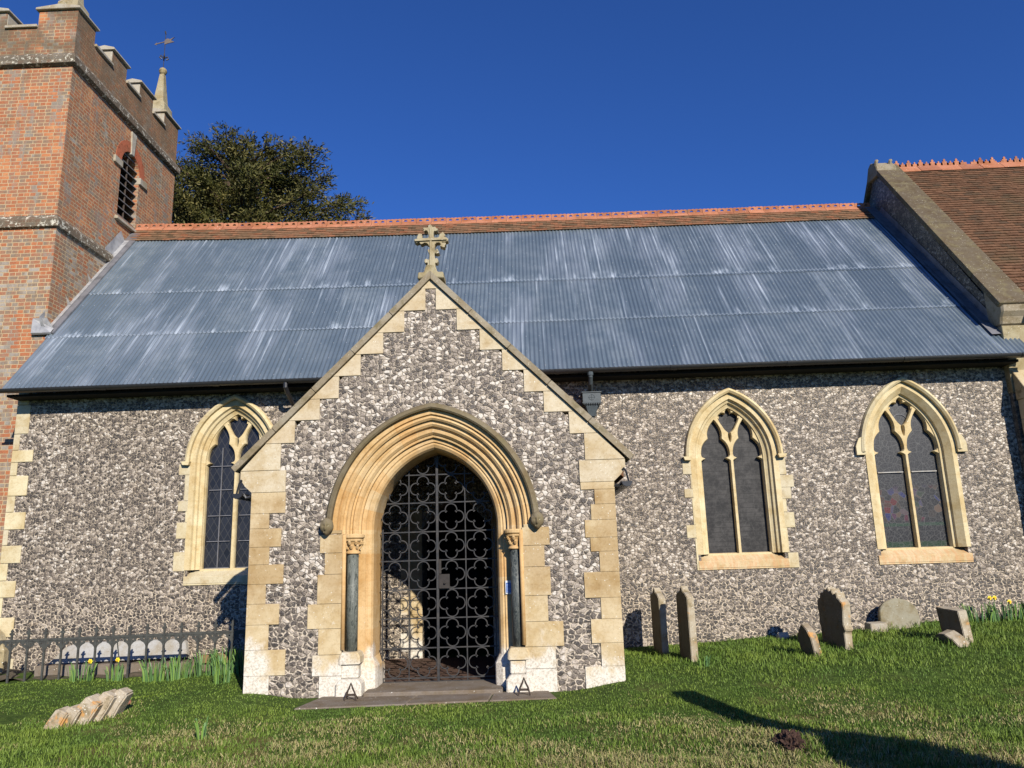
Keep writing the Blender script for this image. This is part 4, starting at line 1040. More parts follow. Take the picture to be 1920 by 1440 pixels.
# belfry opening
mb = MB()
for i in range(9):
    z = oz0+.05+i*.185; hw_ = ow if z < ozs else sqrt(max(ow*ow-(z-ozs)**2, .0))
    if hw_ < .08: continue
    mb.add([(TX-.04, oy-hw_, z), (TX-.04, oy+hw_, z), (TX-.26, oy+hw_, z+.16), (TX-.26, oy-hw_, z+.16), (TX-.04, oy-hw_, z-.022), (TX-.04, oy+hw_, z-.022), (TX-.26, oy+hw_, z+.138), (TX-.26, oy-hw_, z+.138)],
           [(0,1,2,3), (4,5,6,7), (0,1,5,4), (1,2,6,5), (2,3,7,6), (3,0,4,7)])
bf = mb.build('belfry_louvres', 'louvre', tower)
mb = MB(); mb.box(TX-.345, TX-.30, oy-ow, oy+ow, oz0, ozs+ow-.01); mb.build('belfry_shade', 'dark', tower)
mb = MB(); mb.tube([(TX-.07, oy-.02, oz0), (TX-.07, oy-.02, ozs+.3)], .02, 6); mb.build('belfry_mullion', 'timber', tower)
mb = MB()
mb.prism([(oy-.06, ozs+ow-.05), (oy+.06, ozs+ow-.05), (oy+.10, 10.98), (oy-.10, 10.98)], TX-.2, TX+.035, YZ)
mb.build('keystone', 'pale_coping', tower, bevel=.01)
for s in (-1, 1):
    a, b = sorted((oy+s*(ow-.01), oy+s*(ow+.31))); MB().box(TX-.16, TX+.045, a, b, 9.93, 10.09).build('impost_block', 'pale_coping', tower, bevel=.008)
MB().prism([(TX-.25, 8.72), (TX+.07, 8.72), (TX+.07, 8.78), (TX-.2, 8.87), (TX-.25, 8.87)], oy-ow-.08, oy+ow+.08, lambda u, v, w: (u, w, v)).build('belfry_sill', 'pale_coping', tower, bevel=.005)
MB().prism([(oy-ow-.24, ozs-.005)] + [(oy+(ow+.24)*cos(a), ozs+(ow+.24)*sin(a)) for a in [pi-i*pi/16 for i in range(17)]] + [(oy+ow+.24, ozs-.005), (oy+ow+.001, ozs-.005)] +
           [(oy+(ow+.001)*cos(a), ozs+(ow+.001)*sin(a)) for a in [i*pi/16 for i in range(17)]], TX-.1, TX+.008, YZ).build('belfry_arch', mat_tile('rubbed_brick', (0.36, 0.10, 0.05), (0.40, 0.12, 0.06), (0.34, 0.10, 0.05)), tower)
def pinnacle(cx, cy, z0):
    m = MB(); 
    def sq(h, z): return [(cx-h, cy-h, z), (cx+h, cy-h, z), (cx+h, cy+h, z), (cx-h, cy+h, z)]
    m.loft([sq(.20, z0), sq(.215, z0+.03), sq(.20, z0+.20), sq(.125, z0+.32), sq(.085, z0+.75), sq(.052, z0+1.12)], True)
    m.lathe([(.03, z0+1.10), (.08, z0+1.16), (.10, z0+1.22), (.08, z0+1.28), (.03, z0+1.32)], cx, cy, 12)
    m.build('pinnacle', 'lichen_stone', tower)
pinnacle(TX-.25, 7.66, ZT+.10); pinnacle(TX-.30, TY+.30, ZT+.10)
pinnacle(TW+.3, TY+.3, ZT+.1)
vane = empty('weather_vane', (TX-.25, 7.66, ZT+1.42)); tag(vane, 'thin iron weather vane with forked tail above the far tower pinnacle', 'weather vane')
vx, vy, vz = TX-.25, 7.66, ZT+1.40
MB().tube([(vx, vy, vz), (vx, vy, vz+1.06)], .009, 6).tube([(vx, vy, vz+1.0), (vx-.02, vy, vz+1.08)], .02, 6).build('rod', 'iron', vane)
m = MB()
for a in range(4):
    ca, sa = cos(a*pi/2+.5), sin(a*pi/2+.5)
    m.tube([(vx, vy, vz+.30), (vx+.08*ca, vy+.08*sa, vz+.36), (vx+.10*ca, vy+.10*sa, vz+.30), (vx+.05*ca, vy+.05*sa, vz+.26)], .018, 6)
m.build('scroll', 'iron', vane)
def rotp(pts, ang, y=vy):
    return lambda u, v, w: (vx+u*cos(ang)-w*sin(ang), vy+u*sin(ang)+w*cos(ang), vz+v)
f_ = rotp(None, -.35)
MB().prism([(-.36, .80), (-.29, .835), (-.29, .812), (-.02, .79), (-.02, .83), (.08, .85), (.16, .80), (.30, .82), (.19, .76), (.31, .68), (.12, .70), (-.02, .70), (-.02, .77), (-.29, .788), (-.29, .765)], -.008, .008, f_).build('arrow', mat_plain('vane_copper', (0.28, 0.22, 0.17), .5, .3), vane)

# ============================================================ CHANCEL
CX = 7.77
ch = empty('church_chancel', (10.0, 3.5, 0))
tag(ch, 'chancel with steep brown tiled roof, stone gable coping and buttress at far right', 'church')
KY, KZ, AY, AZ = 2.90, 5.27, 6.30, 9.50
mb = MB(); mb.prism([(2.88, -.5), (9.4, -.5), (9.4, 5.1), (AY+.0, AZ-.02), (2.90, 5.09)], CX, CX+.38, YZ)
mb.build('gable_wall', 'flint_dark', ch)
MB().box(CX+.38, 14.0, 2.95, 3.5, -.5, 5.10).build('south_wall', mat_stone('chancel_wall', [(0.50, 0.44, 0.31), (0.55, 0.48, 0.34)], 0.2), ch)
def cslope(y0, z0, y1, z1, th, x0, x1, mb, n=6):
    L = hypot(y1-y0, z1-z0); dy, dz = (y1-y0)/L, (z1-z0)/L
    for i in range(n):
        a, b = L*i/n+.002, L*(i+1)/n-.002
        P = [(y0+dy*a, z0+dz*a), (y0+dy*b, z0+dz*b), (y0+dy*b-dz*th, z0+dz*b+dy*th), (y0+dy*a-dz*th, z0+dz*a+dy*th)]
        mb.prism(P, x0, x1, YZ)
mb = MB(); cslope(KY-.10, KZ-.12, AY, AZ-.02, .10, CX-.07, CX+.46, mb, 6); cslope(AY+3.4, 5.4, AY, AZ-.02, -.10, CX-.07, CX+.46, mb, 5)
mb.build('gable_coping', 'dark_coping', ch, bevel=.015)
mb = MB(); mb.prism([(2.76, 5.22), (3.2, 5.72), (3.2, 4.9), (2.87, 4.86), (2.83, 5.0), (2.77, 5.08)], CX-.02, CX+.42, YZ)
mb.build('kneeler', 'coping', ch, bevel=.03)
mb = MB(); mb.prism([(AY-.28, AZ-.28), (AY-.24, AZ-.06), (AY-.13, AZ+.05), (AY, AZ+.11), (AY+.13, AZ+.05), (AY+.3, AZ-.25)], CX-.075, CX+.36, YZ)
for q in (0, 3): mb.tube([(CX-.04+q*.10, AY-.17, AZ-.03), (CX-.03+q*.10, AY-.2, AZ+.05), (CX+q*.10, AY-.17, AZ+.09)], .045, 6)
mb.build('apex_stone', 'coping', ch, bevel=.02)
mb = MB()     # kneeler support stones
for i, (a, b) in enumerate([(4.55, 4.855), (4.1, 4.547), (3.75, 4.097)]): mb.box(CX-.01, CX+.52-.1*(i % 2), 2.862, 3.2, a, b)
mb.build('corner_stones', 'lichen_stone', ch, bevel=.006)
# moulded string + flashings
CEY, CEZ = 2.66, 5.00
cl = hypot(AY-CEY, AZ-.05-CEZ); cy_, cz_ = (AY-CEY)/cl, (AZ-.05-CEZ)/cl
def cp(x, s, h): return (x, CEY+cy_*s-cz_*h, CEZ+cz_*s+cy_*h)
mb = MB(); tiles(mb, CX+.46, 13.0, -.02, cl-.10, .098, cp, .165, .014, .008)
tr = mb.build('tiled_roof', 'tile_brown', ch)
MB().add([cp(CX+.4, 0, 0), cp(13, 0, 0), cp(13, cl, 0), cp(CX+.4, cl, 0), cp(CX+.4, 0, -.1), cp(13, 0, -.1), cp(13, cl, -.1), cp(CX+.4, cl, -.1)], [(0,1,2,3), (4,5,6,7), (0,1,5,4), (3,2,6,7), (0,3,7,4), (1,2,6,5)]).build('roof_board', 'timber', tr)
mb = MB(); x = CX+.48
while x < 13:
    jz = random.uniform(-.008, .008); xe = x+.44; zr = AZ+.02+jz
    for sg in (-1, 1):
        mb.add([(x, AY, zr), (xe, AY, zr), (xe, AY+sg*.17, zr-.19), (x, AY+sg*.17, zr-.19), (x, AY, zr-.03), (xe, AY, zr-.03), (xe, AY+sg*.17, zr-.21), (x, AY+sg*.17, zr-.21)], [(0,1,2,3), (4,5,6,7), (2,3,7,6), (0,3,7,4), (1,2,6,5)])
    x += .446
mb.build('ridge_tiles', 'terracotta', ch)
mb = MB(); x = CX+.50; k = 0
while x < 13:
    if k % 18 < 12 or k % 18 in (13, 14, 15, 16):
        zr = AZ+.02
        if k % 2 == 0:
            f = [(-.02, 0), (-.02, .06), (-.06, .06), (-.06, .10), (-.025, .10), (-.03, .15), (0, .185), (.03, .15), (.025, .10), (.06, .10), (.06, .06), (.02, .06), (.02, 0)]
        else: f = [(-.03, 0), (-.035, .05), (-.015, .07), (-.02, .10), (0, .12), (.02, .10), (.015, .07), (.035, .05), (.03, 0)]
        mb.prism([(x+u*.85, zr-.01+v*.78) for u, v in f], AY-.014, AY+.014, XZ)
        mb.box(x-.085, x+.085, AY-.013, AY+.013, zr-.02, zr+.035)
    else:
        if mb.v: mb.build('ridge_cresting', 'terracotta', ch)
        mb = MB()
    x += .13; k += 1
if mb.v: mb.build('ridge_cresting', 'terracotta', ch)
mb = MB(); gut(mb, CX+.50, 13, 2.60, 4.95, .06); mb.box(CX+.45, 13, 2.62, 2.949, 4.86, 4.90); mb.build('gutter', 'gutter', ch)
MB().box(CX+.5, 13, 2.88, 2.949, 4.50, 4.60).build('string_course', 'window_block', ch)
# parapet flashing along the nave roof (lead upstand)
mb = MB()
for i in range(5):
    sa = .9+i*.95; mb.add([rp(CX-.012, sa, .07), rp(CX-.012, sa+.97, .07), rp(CX-.012-.004*(i % 2), sa+.97, .19), rp(CX-.012, sa+.04, .19)], [(0,1,2,3)])
    mb.add([rp(CX-.012, sa, .07), rp(CX-.012, sa+.97, .07), rp(CX-.12, sa+.97, .065), rp(CX-.12, sa, .065)], [(0,1,2,3)])
mb.build('lead_upstand', 'lead', ch)
# buttress
mb = MB()
for i in range(13):
    z1 = 3.62-i*.32; mb.box(7.81, 8.6, 2.60 if i < 8 else 2.5, 2.87, z1-.32+.003, z1)
    if i % 2: mb.box(7.803, 8.02, 2.593 if i < 8 else 2.493, 2.86, z1-.32+.006, z1-.003)
mb.prism([(2.56, 3.62), (2.56, 3.70), (2.87, 4.12), (2.87, 3.62)], 7.79, 8.62, YZ)
mb.build('buttress', mat_stone('buttress_stone', [(0.44, 0.37, 0.24), (0.52, 0.44, 0.29)], 0.2, moss=.2), ch, bevel=.008)

# ============================================================ step, scrapers, sign
st = empty('stone_step', (XC, -.4, -.1)); tag(st, 'wide dark paving step of two slabs before the porch gate', 'step')
mb = MB(); mb.prism([(-2.62, -.70), (-1.45, -.60), (-1.38, .0), (-2.50, .0)], -.14, -.085, XY); mb.build('slab', 'slab', st, bevel=.01)
mb = MB(); mb.prism([(-1.44, -.60), (-.55, -.52), (-.52, .0), (-1.372, .0)], -.14, -.083, XY); mb.build('slab', 'slab', st, bevel=.01)
mb = MB(); mb.prism([(-.542, -.52), (.20, -.46), (.12, .0), (-.512, .0)], -.14, -.087, XY); mb.build('slab', 'slab', st, bevel=.01)
def scraper(x, y, lab):
    z = -.085; m = MB()
    m.tube([(x-.065, y-.03, z), (x-.045, y-.01, z+.08), (x-.018, y, z+.13), (x, y, z+.185)], [.008, .011, .011, .005], 6)
    m.tube([(x+.065, y-.03, z), (x+.045, y-.01, z+.08), (x+.018, y, z+.13), (x, y, z+.185)], [.008, .011, .011, .005], 6)
    m.box(x-.048, x+.048, y-.012, y-.002, z+.045, z+.07)
    m.tube([(x-.03, y, z+.10), (x-.055, y+.03, z+.04), (x-.06, y+.09, z)], .007, 6)
    m.tube([(x+.03, y, z+.10), (x+.055, y+.03, z+.04), (x+.06, y+.09, z)], .007, 6)
    o = m.build('boot_scraper', 'timber', loc=(x, y, z)); tag(o, lab, 'boot scraper', 'boot scrapers on the step')
scraper(-2.10, -.30, 'small iron boot scraper on step below the greenish marble shaft')
scraper(-.16, -.26, 'small iron boot scraper on step below the black marble shaft')
sg = empty('notice_plate', (-.315, .19, 1.07)); tag(sg, 'tiny blue and white notice fixed to the inner door jamb', 'notice')
MB().box(-.357, -.276, .185, .1985, .985, 1.145).build('plate', mat_plain('plate_white', (0.62, 0.64, 0.66), .4), sg, bevel=.003)
mb = MB(); mb.box(-.347, -.286, .182, .1845, 1.005, 1.120); pb = mb.build('blue_panel', mat_plain('plate_blue', (0.07, 0.16, 0.45), .4), sg)
mb = MB()
for i in range(6): mb.box(-.342, -.296+random.uniform(-.01, .004), .1805, .1817, 1.018+i*.016, 1.022+i*.016)
mb.build('text_lines', mat_plain('plate_text', (0.5, 0.6, 0.8), .4), pb)

# ============================================================ railing and grave plot at left
RYY = 1.92
ra = empty('iron_railing', (-6.0, RYY, -.1)); tag(ra, 'low grey iron railing with pointed heads fencing the plot by the wall', 'railing')
x0r, x1r = -8.6, -3.52
def rz(x): return .44 + (x+7.6)*.0142
def rbz(x): return -.115 + (x+7.6)*.006
mb = MB(); 
mb.add([(x0r, RYY-.012, rz(x0r)), (x1r, RYY-.012, rz(x1r)), (x1r, RYY-.012, rz(x1r)+.032), (x0r, RYY-.012, rz(x0r)+.032), (x0r, RYY+.012, rz(x0r)), (x1r, RYY+.012, rz(x1r)), (x1r, RYY+.012, rz(x1r)+.032), (x0r, RYY+.012, rz(x0r)+.032)],
       [(0,1,2,3), (4,5,6,7), (0,1,5,4), (3,2,6,7)])
mb.build('top_rail', 'railing', ra)
x = -8.48; k = 0; BP = .245
while x < x1r:
    z = rz(x); m = MB()
    m.box(x-.013, x+.013, RYY-.011, RYY+.011, rbz(x), z+.10)
    m.prism([(x-.012, z+.09), (x-.034, z+.10), (x-.030, z+.125), (x-.012, z+.125), (x-.018, z+.15), (x, z+.178), (x+.018, z+.15), (x+.012, z+.125), (x+.030, z+.125), (x+.034, z+.10), (x+.012, z+.09)], RYY-.009, RYY+.009, XZ)
    m.build('upright', 'railing', ra); 
    # cusped bracket under the rail between uprights
    if x+BP < x1r+.1:
        a, b = x+.0135, x+BP-.0135; mid = (a+b)/2; zt = z-.0005
        dz_ = (rz(x+BP)-z)/2
        poly = [(a, zt), (a, zt-.13), (a+.012, zt-.10), (a+.035, zt-.075), (a+.06, zt-.062), (mid-.036, zt-.055), (mid-.034, zt-.03), (mid, zt-.008+dz_), (mid+.034, zt-.03), (mid+.036, zt-.055), (b-.06, zt-.062), (b-.035, zt-.075), (b-.012, zt-.10), (b, zt-.13), (b, zt+2*dz_)]
        hl = [[(q+.012*cos(t_), zt-.032+.012*sin(t_)) for t_ in [i*pi/4 for i in range(8)]] for q in (a+.030, b-.030)]
        MB().prism(poly, RYY-.006, RYY+.006, XZ, hl).build('cusped_bracket', 'railing', ra)
    x += BP
mb = MB(); mb.add([(x0r, RYY-.06, rbz(x0r)-.2), (x1r, RYY-.06, rbz(x1r)-.2), (x1r, RYY-.06, rbz(x1r)), (x0r, RYY-.06, rbz(x0r)), (x0r, RYY+.06, rbz(x0r)-.2), (x1r, RYY+.06, rbz(x1r)-.2), (x1r, RYY+.06, rbz(x1r)), (x0r, RYY+.06, rbz(x0r))],
       [(0,1,2,3), (4,5,6,7), (3,2,6,7)])
mb.build('kerb', 'slab', ra)
mb = MB(); mb.tube([(-5.98, RYY+.02, .42), (-5.92, RYY+.02, .1), (-5.84, RYY+.03, -.1)], .009, 5); mb.build('stay', 'railing', ra)
# plot soil
vs = []; fs = []; nx_, ny_ = 50, 10
for j in range(ny_):
    for i in range(nx_): 
        x = -8.6+5.1*i/(nx_-1); y = RYY+.06+(2.99-RYY-.06)*j/(ny_-1); vs.append((x, y, -.09+.05*noise.noise(Vector((x*3, y*3, 0)))+.015*j*.1))
for j in range(ny_-1):
    for i in range(nx_-1): fs.append((j*nx_+i, j*nx_+i+1, (j+1)*nx_+i+1, (j+1)*nx_+i))
pl = MB().add(vs, fs).build('plot_soil', mat_plain('plot_earth', (0.11, 0.085, 0.055), .95, var=.5, nsc=12, bump=.8, c2=(.05, .045, .025)), smooth=True); tag(pl, kind='structure')
tb = empty('grave_slab', (-6.3, 2.6, -.05)); tag(tb, 'long grey ledger slab tilted against the flint wall behind the railing', 'tomb slab')
mb = MB(); mb.prism([(-7.30, .06), (-5.22, .10), (-5.34, .30), (-5.42, .335), (-5.60, .34), (-7.02, .33), (-7.18, .27)], 2.50, 2.60, lambda u, v, w: (u, w+(v-.05)*.9, v))
mb.build('slab', 'tomb', tb, bevel=.012)
mb = MB(); mb.box(-7.4, -5.1, 2.35, 2.75, -.2, .055); mb.box(-5.12, -4.2, 2.45, 2.7, -.2, .10); mb.build('kerb', 'slab', tb, bevel=.01)
bp_ = MB().prism([(-5.02, .03), (-4.30, .02), (-4.10, .14), (-4.25, .19), (-5.02, .13)], 2.40, 2.52, XZ).build('broken_stone', mat_stone('brown_stone', [(.26, .17, .08), (.24, .16, .08)], .05), loc=(-4.6, 2.45, 0)); tag(bp_, 'brown broken stone lying right of the grey slab behind the railing', 'stone')
cs = MB().prism([(-8.9, -.4), (-8.16, -.4), (-8.19, .25), (-8.3, .48), (-8.5, .62), (-8.9, .7)], 2.78, 2.985, XZ).build('buttress_foot', 'lichen_stone', loc=(-8.5, 2.9, -.1), bevel=.03)
rough_edges(cs, .02, 3, 5, 2); tag(cs, 'lichen covered stone footing at the left corner of the nave', 'stone')

# ============================================================ gravestones
def stone(name, prof, th, loc, rot, mat, label, cat='gravestone', group=None, rough=.008, lean=(0, 0), bev=.008, fr=9):
    """profile drawn in local Y,Z (slab face looks along X), thickness th"""
    m = MB(); m.prism(prof, -th/2, th/2, YZ); o = m.build(name, mat, loc=(0, 0, 0), bevel=0)
    bm = bmesh.new(); bm.from_mesh(o.data)
    bmesh.ops.bevel(bm, geom=[e for e in bm.edges if e.calc_face_angle(0) > .6], offset=bev, segments=2, affect='EDGES')
    bmesh.ops.triangulate(bm, faces=bm.faces)
    bmesh.ops.subdivide_edges(bm, edges=[e for e in bm.edges if e.calc_length() > .05], cuts=2)
    bmesh.ops.triangulate(bm, faces=bm.faces)
    for v in bm.verts: v.co += noise.noise_vector(v.co*fr+Vector((loc[0]*5, 0, 0)))*rough
    bm.to_mesh(o.data); bm.free()
    o.location = (loc[0], loc[1], ground(loc[0], loc[1])+loc[2]); o.rotation_euler = (lean[0], lean[1], rot); tag(o, label, cat, group); return o
def ogee(w, h, sh=.14):
    h2 = h-sh; L = [(-w/2, -.25), (-w/2, h2)]
    for i in range(1, 9):
        u = i/8; L.append((-w/2+w/2*u, h2 + sh*(u*u*.55 + .45*u + .10*sin(2*pi*u))))
    R_ = [(-y, z) for y, z in reversed(L[:-1])]; return L + R_
g_ = ground
GY1 = 2.25
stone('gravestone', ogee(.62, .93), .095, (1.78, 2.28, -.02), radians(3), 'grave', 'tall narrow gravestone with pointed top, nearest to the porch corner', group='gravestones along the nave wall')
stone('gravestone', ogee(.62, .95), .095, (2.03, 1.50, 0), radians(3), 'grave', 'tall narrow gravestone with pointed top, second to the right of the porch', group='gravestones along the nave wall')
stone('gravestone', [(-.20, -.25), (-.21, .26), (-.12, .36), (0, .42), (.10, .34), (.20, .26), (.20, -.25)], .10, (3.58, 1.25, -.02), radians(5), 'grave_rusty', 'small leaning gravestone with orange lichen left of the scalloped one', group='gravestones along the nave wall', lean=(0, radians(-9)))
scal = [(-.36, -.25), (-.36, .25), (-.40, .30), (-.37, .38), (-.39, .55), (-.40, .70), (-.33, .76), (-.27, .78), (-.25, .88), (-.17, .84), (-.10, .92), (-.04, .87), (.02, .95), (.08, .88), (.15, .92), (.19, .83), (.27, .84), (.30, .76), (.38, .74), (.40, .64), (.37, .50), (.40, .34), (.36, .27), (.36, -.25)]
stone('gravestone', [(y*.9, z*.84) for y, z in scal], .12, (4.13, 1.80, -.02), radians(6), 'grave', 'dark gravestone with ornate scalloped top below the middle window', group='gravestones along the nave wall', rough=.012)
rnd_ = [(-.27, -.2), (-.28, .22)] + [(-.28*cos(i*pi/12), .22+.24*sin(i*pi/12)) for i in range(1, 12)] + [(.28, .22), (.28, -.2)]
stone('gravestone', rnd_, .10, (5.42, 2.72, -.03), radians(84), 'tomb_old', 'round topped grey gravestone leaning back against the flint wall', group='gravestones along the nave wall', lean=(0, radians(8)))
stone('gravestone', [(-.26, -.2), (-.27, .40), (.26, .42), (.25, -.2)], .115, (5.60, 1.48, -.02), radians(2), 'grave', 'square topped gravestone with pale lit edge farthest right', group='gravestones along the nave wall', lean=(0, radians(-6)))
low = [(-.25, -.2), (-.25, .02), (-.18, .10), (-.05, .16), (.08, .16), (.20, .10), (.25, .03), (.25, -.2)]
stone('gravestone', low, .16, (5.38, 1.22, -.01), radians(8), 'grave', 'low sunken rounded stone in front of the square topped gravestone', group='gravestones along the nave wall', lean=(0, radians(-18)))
stone('stone_block', [(-.09, -.1), (-.09, .11), (.09, .12), (.09, -.1)], .26, (5.02, 2.62, .01), radians(8), 'pale_coping', 'small pale stone block between the scalloped and round topped gravestones', cat='stone')
stone('stone_block', [(-.06, -.1), (-.07, .02), (0, .11), (.06, .03), (.06, -.1)], .18, (3.67, 2.72, -.01), radians(20), 'pale_coping', 'small white wedge of stone in grass at the foot of the wall', cat='stone')
# collapsed headstone at lower left
def fallen():
    # headstone lying over to the right: its scrolled edge shows as leaning steps
    m = MB()
    for (px, py, pz, w, d, h, a) in [(0, 0, 0, .15, .24, .34, 36), (.12, .07, .03, .15, .26, .32, 37), (.26, .17, .08, .20, .28, .35, 38), (.40, .29, .13, .16, .26, .33, 38), (.52, .38, .16, .15, .24, .31, 39)]:
        ca, sa = cos(radians(a)), sin(radians(a))
        P = [(-w, -d/2, 0), (w, -d/2, 0), (w, d/2, 0), (-w, d/2, 0), (-w*.75, -d/2+.01, h*.9), (w*.8, -d/2+.02, h), (w*.7, d/2-.02, h), (-w*.7, d/2-.01, h*.92)]
        m.add([(px+x*ca*.62+z*sa, py+y, pz-.12-x*sa*.62+z*ca) for x, y, z in P], [(0,3,2,1), (4,5,6,7), (0,1,5,4), (1,2,6,5), (2,3,7,6), (3,0,4,7)])
    o = m.build('fallen_headstone', 'tomb_rusty')
    bm = bmesh.new(); bm.from_mesh(o.data)
    bmesh.ops.bevel(bm, geom=[e for e in bm.edges if e.calc_face_angle(0) > .5], offset=.018, segments=2, affect='EDGES')
    bmesh.ops.triangulate(bm, faces=bm.faces)
    for k in range(2):
        bmesh.ops.subdivide_edges(bm, edges=[e for e in bm.edges if e.calc_length() > .05], cuts=1); bmesh.ops.triangulate(bm, faces=bm.faces)
    for v in bm.verts: v.co += noise.noise_vector(v.co*7)*.012
    bm.to_mesh(o.data); bm.free()
    o.location = (-4.93, -1.22, ground(-4.93, -1.22)+.02); o.scale = (.84, .84, .98)
    tag(o, 'fallen headstone with scrolled edge and orange lichen on the lawn', 'gravestone')
fallen()
bk = MB().box(-.05, .05, -.03, .03, 0, .045).build('brick_piece', mat_plain('broken_brick', (.30, .12, .07), .9, bump=.5), bevel=.008); bk.location = (-4.62, -.35, ground(-4.62, -.35)); bk.rotation_euler = (.2, .2, .5); tag(bk, 'small red brick fragment in grass beside the fallen headstone', 'brick')
# molehill
bm = bmesh.new(); bmesh.ops.create_icosphere(bm, subdivisions=5, radius=1)
for v in bm.verts:
    d = v.co.copy(); v.co = Vector((d.x*.115, d.y*.13, max(d.z, -.2)*.11))*(1+.30*noise.noise(d*2.6)+.22*noise.noise(d*8)+.14*noise.noise(d*19))
me = bpy.data.meshes.new('soil_mound'); bm.to_mesh(me); bm.free(); me.materials.append(mat_plain('dark_earth', (.060, .030, .020), .95, var=.6, nsc=40, bump=.8))
o = bpy.data.objects.new('soil_mound', me); COL.objects.link(o); o.location = (1.93, -2.95, ground(1.93, -2.95)+.01); tag(o, 'dark heap of fresh earth thrown up in grass at the shadow edge', 'molehill')
# memorial outside the frame whose shadow crosses the lawn
mo = empty('stone_memorial', (3.75, -5.65, -.1)); tag(mo, 'tall stone memorial standing outside the picture that throws the long shadow', 'memorial')
m = MB(); bx0, by0 = 3.75, -5.65
m.box(bx0-.55, bx0+.55, by0-.45, by0+.45, -.2, .35); m.box(bx0-.50, bx0+.36, by0-.4, by0+.30, .35, 1.36)
m.add([(bx0-.42, by0-.33, 1.35), (bx0+.42, by0-.33, 1.35), (bx0+.42, by0+.33, 1.35), (bx0-.42, by0+.33, 1.35), (bx0-.12, by0-.1, 1.75), (bx0+.12, by0-.1, 1.75), (bx0+.12, by0+.1, 1.75), (bx0-.12, by0+.1, 1.75)], [(0,1,5,4), (1,2,6,5), (2,3,7,6), (3,0,4,7), (4,5,6,7)])
m.build('pedestal', 'grave', mo)
m = MB(); m.box(bx0-.12, bx0+.12, by0-.1, by0+.1, 1.75, 2.72); m.build('shaft', 'grave', mo)

# ============================================================ daffodils
t = NT('daffodil_leaf', .5, spec=.3); t.col(t.ramp(t.island(), [(0, (.070, .14, .055)), (.5, (.10, .20, .060)), (1, (.16, .26, .045))])); LEAF = t.m
t = NT('daffodil_flower', .6); t.col((.80, .62, .03)); FLO = t.m
t = NT('daffodil_cup', .6); t.col((.80, .42, .02)); CUP = t.m
def daffs(x, y, n, h, rad, label, flowers=0, group='daffodil clumps'):
    z = ground(x, y) if y < 1.86 or x > -3.4 else -.1
    e = empty('daffodil_clump', (x, y, z)); tag(e, label, 'daffodils', group); m = MB()
    for i in range(n):
        a = random.uniform(0, 2*pi); r = rad*sqrt(random.random()); bx_, by_ = x+r*cos(a), y+r*sin(a)*.5
        H = h*random.uniform(.6, 1.1); d = random.uniform(-1, 1); ln = random.uniform(.05, .45)*H; dd = a+random.uniform(-.6, .6)
        ex, ey = cos(dd)*ln, sin(dd)*ln; w_ = .0065
        px, py = cos(d*3)*w_, sin(d*3)*w_
        C_ = [(bx_, by_, z-.02), (bx_+ex*.25, by_+ey*.25, z+H*.5), (bx_+ex*.6, by_+ey*.6, z+H*.85), (bx_+ex, by_+ey, z+H*(1-ln/H*.4))]
        m.loft([[(q[0]-px*k, q[1]-py*k, q[2]), (q[0]+px*k, q[1]+py*k, q[2])] for q, k in zip(C_, (1, 1.1, .9, .2))])
    m.build('leaves', LEAF, e)
    for i in range(flowers):
        fx, fy = x+random.uniform(-rad, rad)*.8, y+random.uniform(-rad, rad)*.3; fz = z+h*random.uniform(.95, 1.2)
        s_ = MB(); s_.tube([(fx, fy, z), (fx, fy, fz-.02), (fx, fy-.015, fz)], .004, 5); st_ = s_.build('stem', LEAF, e)
        p = MB(); tilt = random.uniform(-.4, .4)
        for k in range(6):
            a = k*pi/3; c1 = Vector((fx, fy-.02, fz)); o1 = Vector((cos(a), tilt*.3, sin(a)))*.036
            s2_ = Vector((-sin(a), 0, cos(a)))*.014
            p.add([tuple(c1), tuple(c1+o1*.6+s2_), tuple(c1+o1), tuple(c1+o1*.6-s2_)], [(0,1,2,3)])
        fl = p.build('flower', FLO, e)
        q = MB(); q.tube([(fx, fy-.02, fz), (fx, fy-.045, fz)], [.011, .016], 8); q.build('cup', CUP, fl)
random.seed(11)
daffs(-6.28, 1.62, 40, .27, .17, 'daffodil clump with the brightest yellow bloom in front of the railing', 1)
daffs(-5.80, 1.62, 26, .24, .12, 'daffodil clump with one small bloom just right of the brightest one', 1)
for i, (x, lab) in enumerate([(-5.22, 'leafy flowerless daffodil clump before the railing, first right of the blooms'), (-4.92, 'leafy daffodil clump before the railing under the grey slab end'), (-4.55, 'leafy daffodil clump before the railing left of the brown stone'),
                              (-4.22, 'leafy daffodil clump before the railing under the first window'), (-3.92, 'tall leafy daffodil clump nearly touching the porch quoin'), (-3.66, 'last leafy daffodil clump in the railing corner by the porch')]):
    daffs(x, 1.58 - .1*(i > 2), 60, .30 + .02*i, .20, lab)
daffs(-3.95, .75, 26, .26, .12, 'small daffodil clump on the lawn in front of the railing corner')
daffs(-3.05, -2.0, 12, .20, .05, 'single sparse daffodil shoot on the lawn left of the step')
daffs(2.05, .72, 22, .17, .08, 'short bluish daffodil tuft in front of the second pointed gravestone')
for i, (x, f, lab) in enumerate([(6.55, 0, 'leafy daffodil clump by the wall right of the square gravestone'), (6.95, 3, 'daffodil clump with three yellow blooms against the wall'), (7.35, 2, 'daffodil clump with yellow blooms at the right picture edge')]):
    daffs(x, 2.66, 60, .28, .24, lab, f)

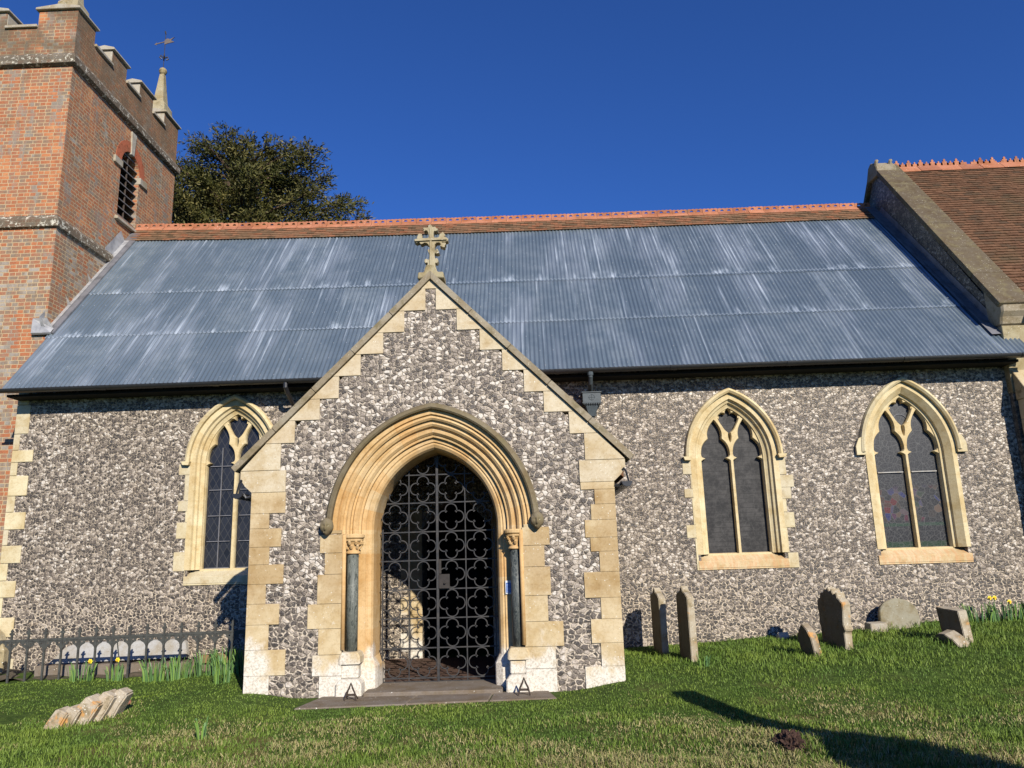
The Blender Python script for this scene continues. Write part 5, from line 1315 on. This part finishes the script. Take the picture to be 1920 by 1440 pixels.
# ============================================================ tree behind
def conifer():
    tr = empty('yew_tree', (-9.6, 14.0, -.3)); tag(tr, 'dark olive green yew tree rising behind the nave roof beside the tower', 'tree')
    cx, cy = -9.6, 14.0
    m = MB(); m.tube([(cx, cy, -.5), (cx+.1, cy, 5), (cx, cy+.1, 10), (cx+.1, cy, 14.4)], [.55, .42, .28, .06], 10)
    rs = random.Random(5); V = []; 
    limbs = []
    for i in range(105):
        u = (i+.5)/105; z = 8.4 + 7.0*u**.9; rmax = 4.0*(1-u**2.1)**.7 + .3
        a = rs.uniform(0, 2*pi); L = rmax*rs.uniform(.66, 1.16)
        if rs.random() < .10: L *= 1.12
        if i in (52, 58): a, L = -.15+.25*(i == 58), 3.9
        if i in (44,): a, L = .05, 4.2
        rise = .35 + 1.1*u
        pts = []
        for k in range(7):
            q = k/6; pts.append(Vector((cx+cos(a)*L*q, cy+sin(a)*L*q*.8, z - .5 + rise*q*L*.30 - .35*q*q*L*.22 + (.18*q*q*L*.5))) + noise.noise_vector(Vector((i, q*2, 0)))*.25)
        limbs.append((pts, L)); m.tube(pts, [.06*(1-.85*k/6)+.006 for k in range(7)], 5)
    m.build('trunk', mat_plain('yew_bark', (.10, .065, .04), .9, bump=.6), tr)
    P = []; N_ = np.random.default_rng(3)
    for pts, L in limbs:
        for k in range(int(L*46)):
            q = .20+.82*rs.random()**.75; q = min(q, 1.0); i = min(int(q*6), 5); f = q*6-i
            p = pts[i].lerp(pts[i+1], f)
            side = noise.random_unit_vector() if False else Vector((rs.gauss(0, 1), rs.gauss(0, 1), rs.gauss(0, .55)))
            P.append((p + side*.24*(1.15-q*.6), (pts[i+1]-pts[i]).normalized()*.8 + side.normalized()*.6))
    verts = []; faces = []
    for p, d in P:
        d = d.normalized(); tw = rs.uniform(.22, .42)
        # a drooping spray: a short twig with many needles-leaf faces either side
        for j in range(11):
            q = j/10; c = p + d*tw*q + Vector((0, 0, -.10*q*q)) + Vector((rs.gauss(0, .045), rs.gauss(0, .045), rs.gauss(0, .045)))
            dd = (d + Vector((rs.gauss(0, .7), rs.gauss(0, .7), rs.gauss(0, .6)))).normalized(); nn = dd.cross(Vector((rs.gauss(0, 1), rs.gauss(0, 1), rs.gauss(0, 1)))).normalized()
            l_ = rs.uniform(.08, .17); w_ = l_*.15; o = len(verts)
            verts += [tuple(c), tuple(c+dd*l_*.5+nn*w_), tuple(c+dd*l_), tuple(c+dd*l_*.5-nn*w_)]; faces.append((o, o+1, o+2, o+3))
    t = NT('yew_foliage', .6, spec=.25); a_ = t.island()
    c = t.ramp(a_, [(0, (.040, .042, .010)), (.5, (.082, .078, .020)), (1, (.155, .130, .038))])
    c = t.mix(t.step(t.noise(t.P, 1.3, 3), .4, .65), c, t.mix(1.0, c, (.62, .72, .6), 'MULTIPLY')); t.col(c)
    mm = MB(); mm.v = verts; mm.f = faces
    me = bpy.data.meshes.new('crown'); me.from_pydata([(v[0]+9.6, v[1]-14, v[2]+.3) for v in verts], [], faces); me.materials.append(t.m)
    o = bpy.data.objects.new('crown', me); COL.objects.link(o); o.parent = tr
conifer()
for o in bpy.data.objects:
    if '_w' in o: del o['_w']
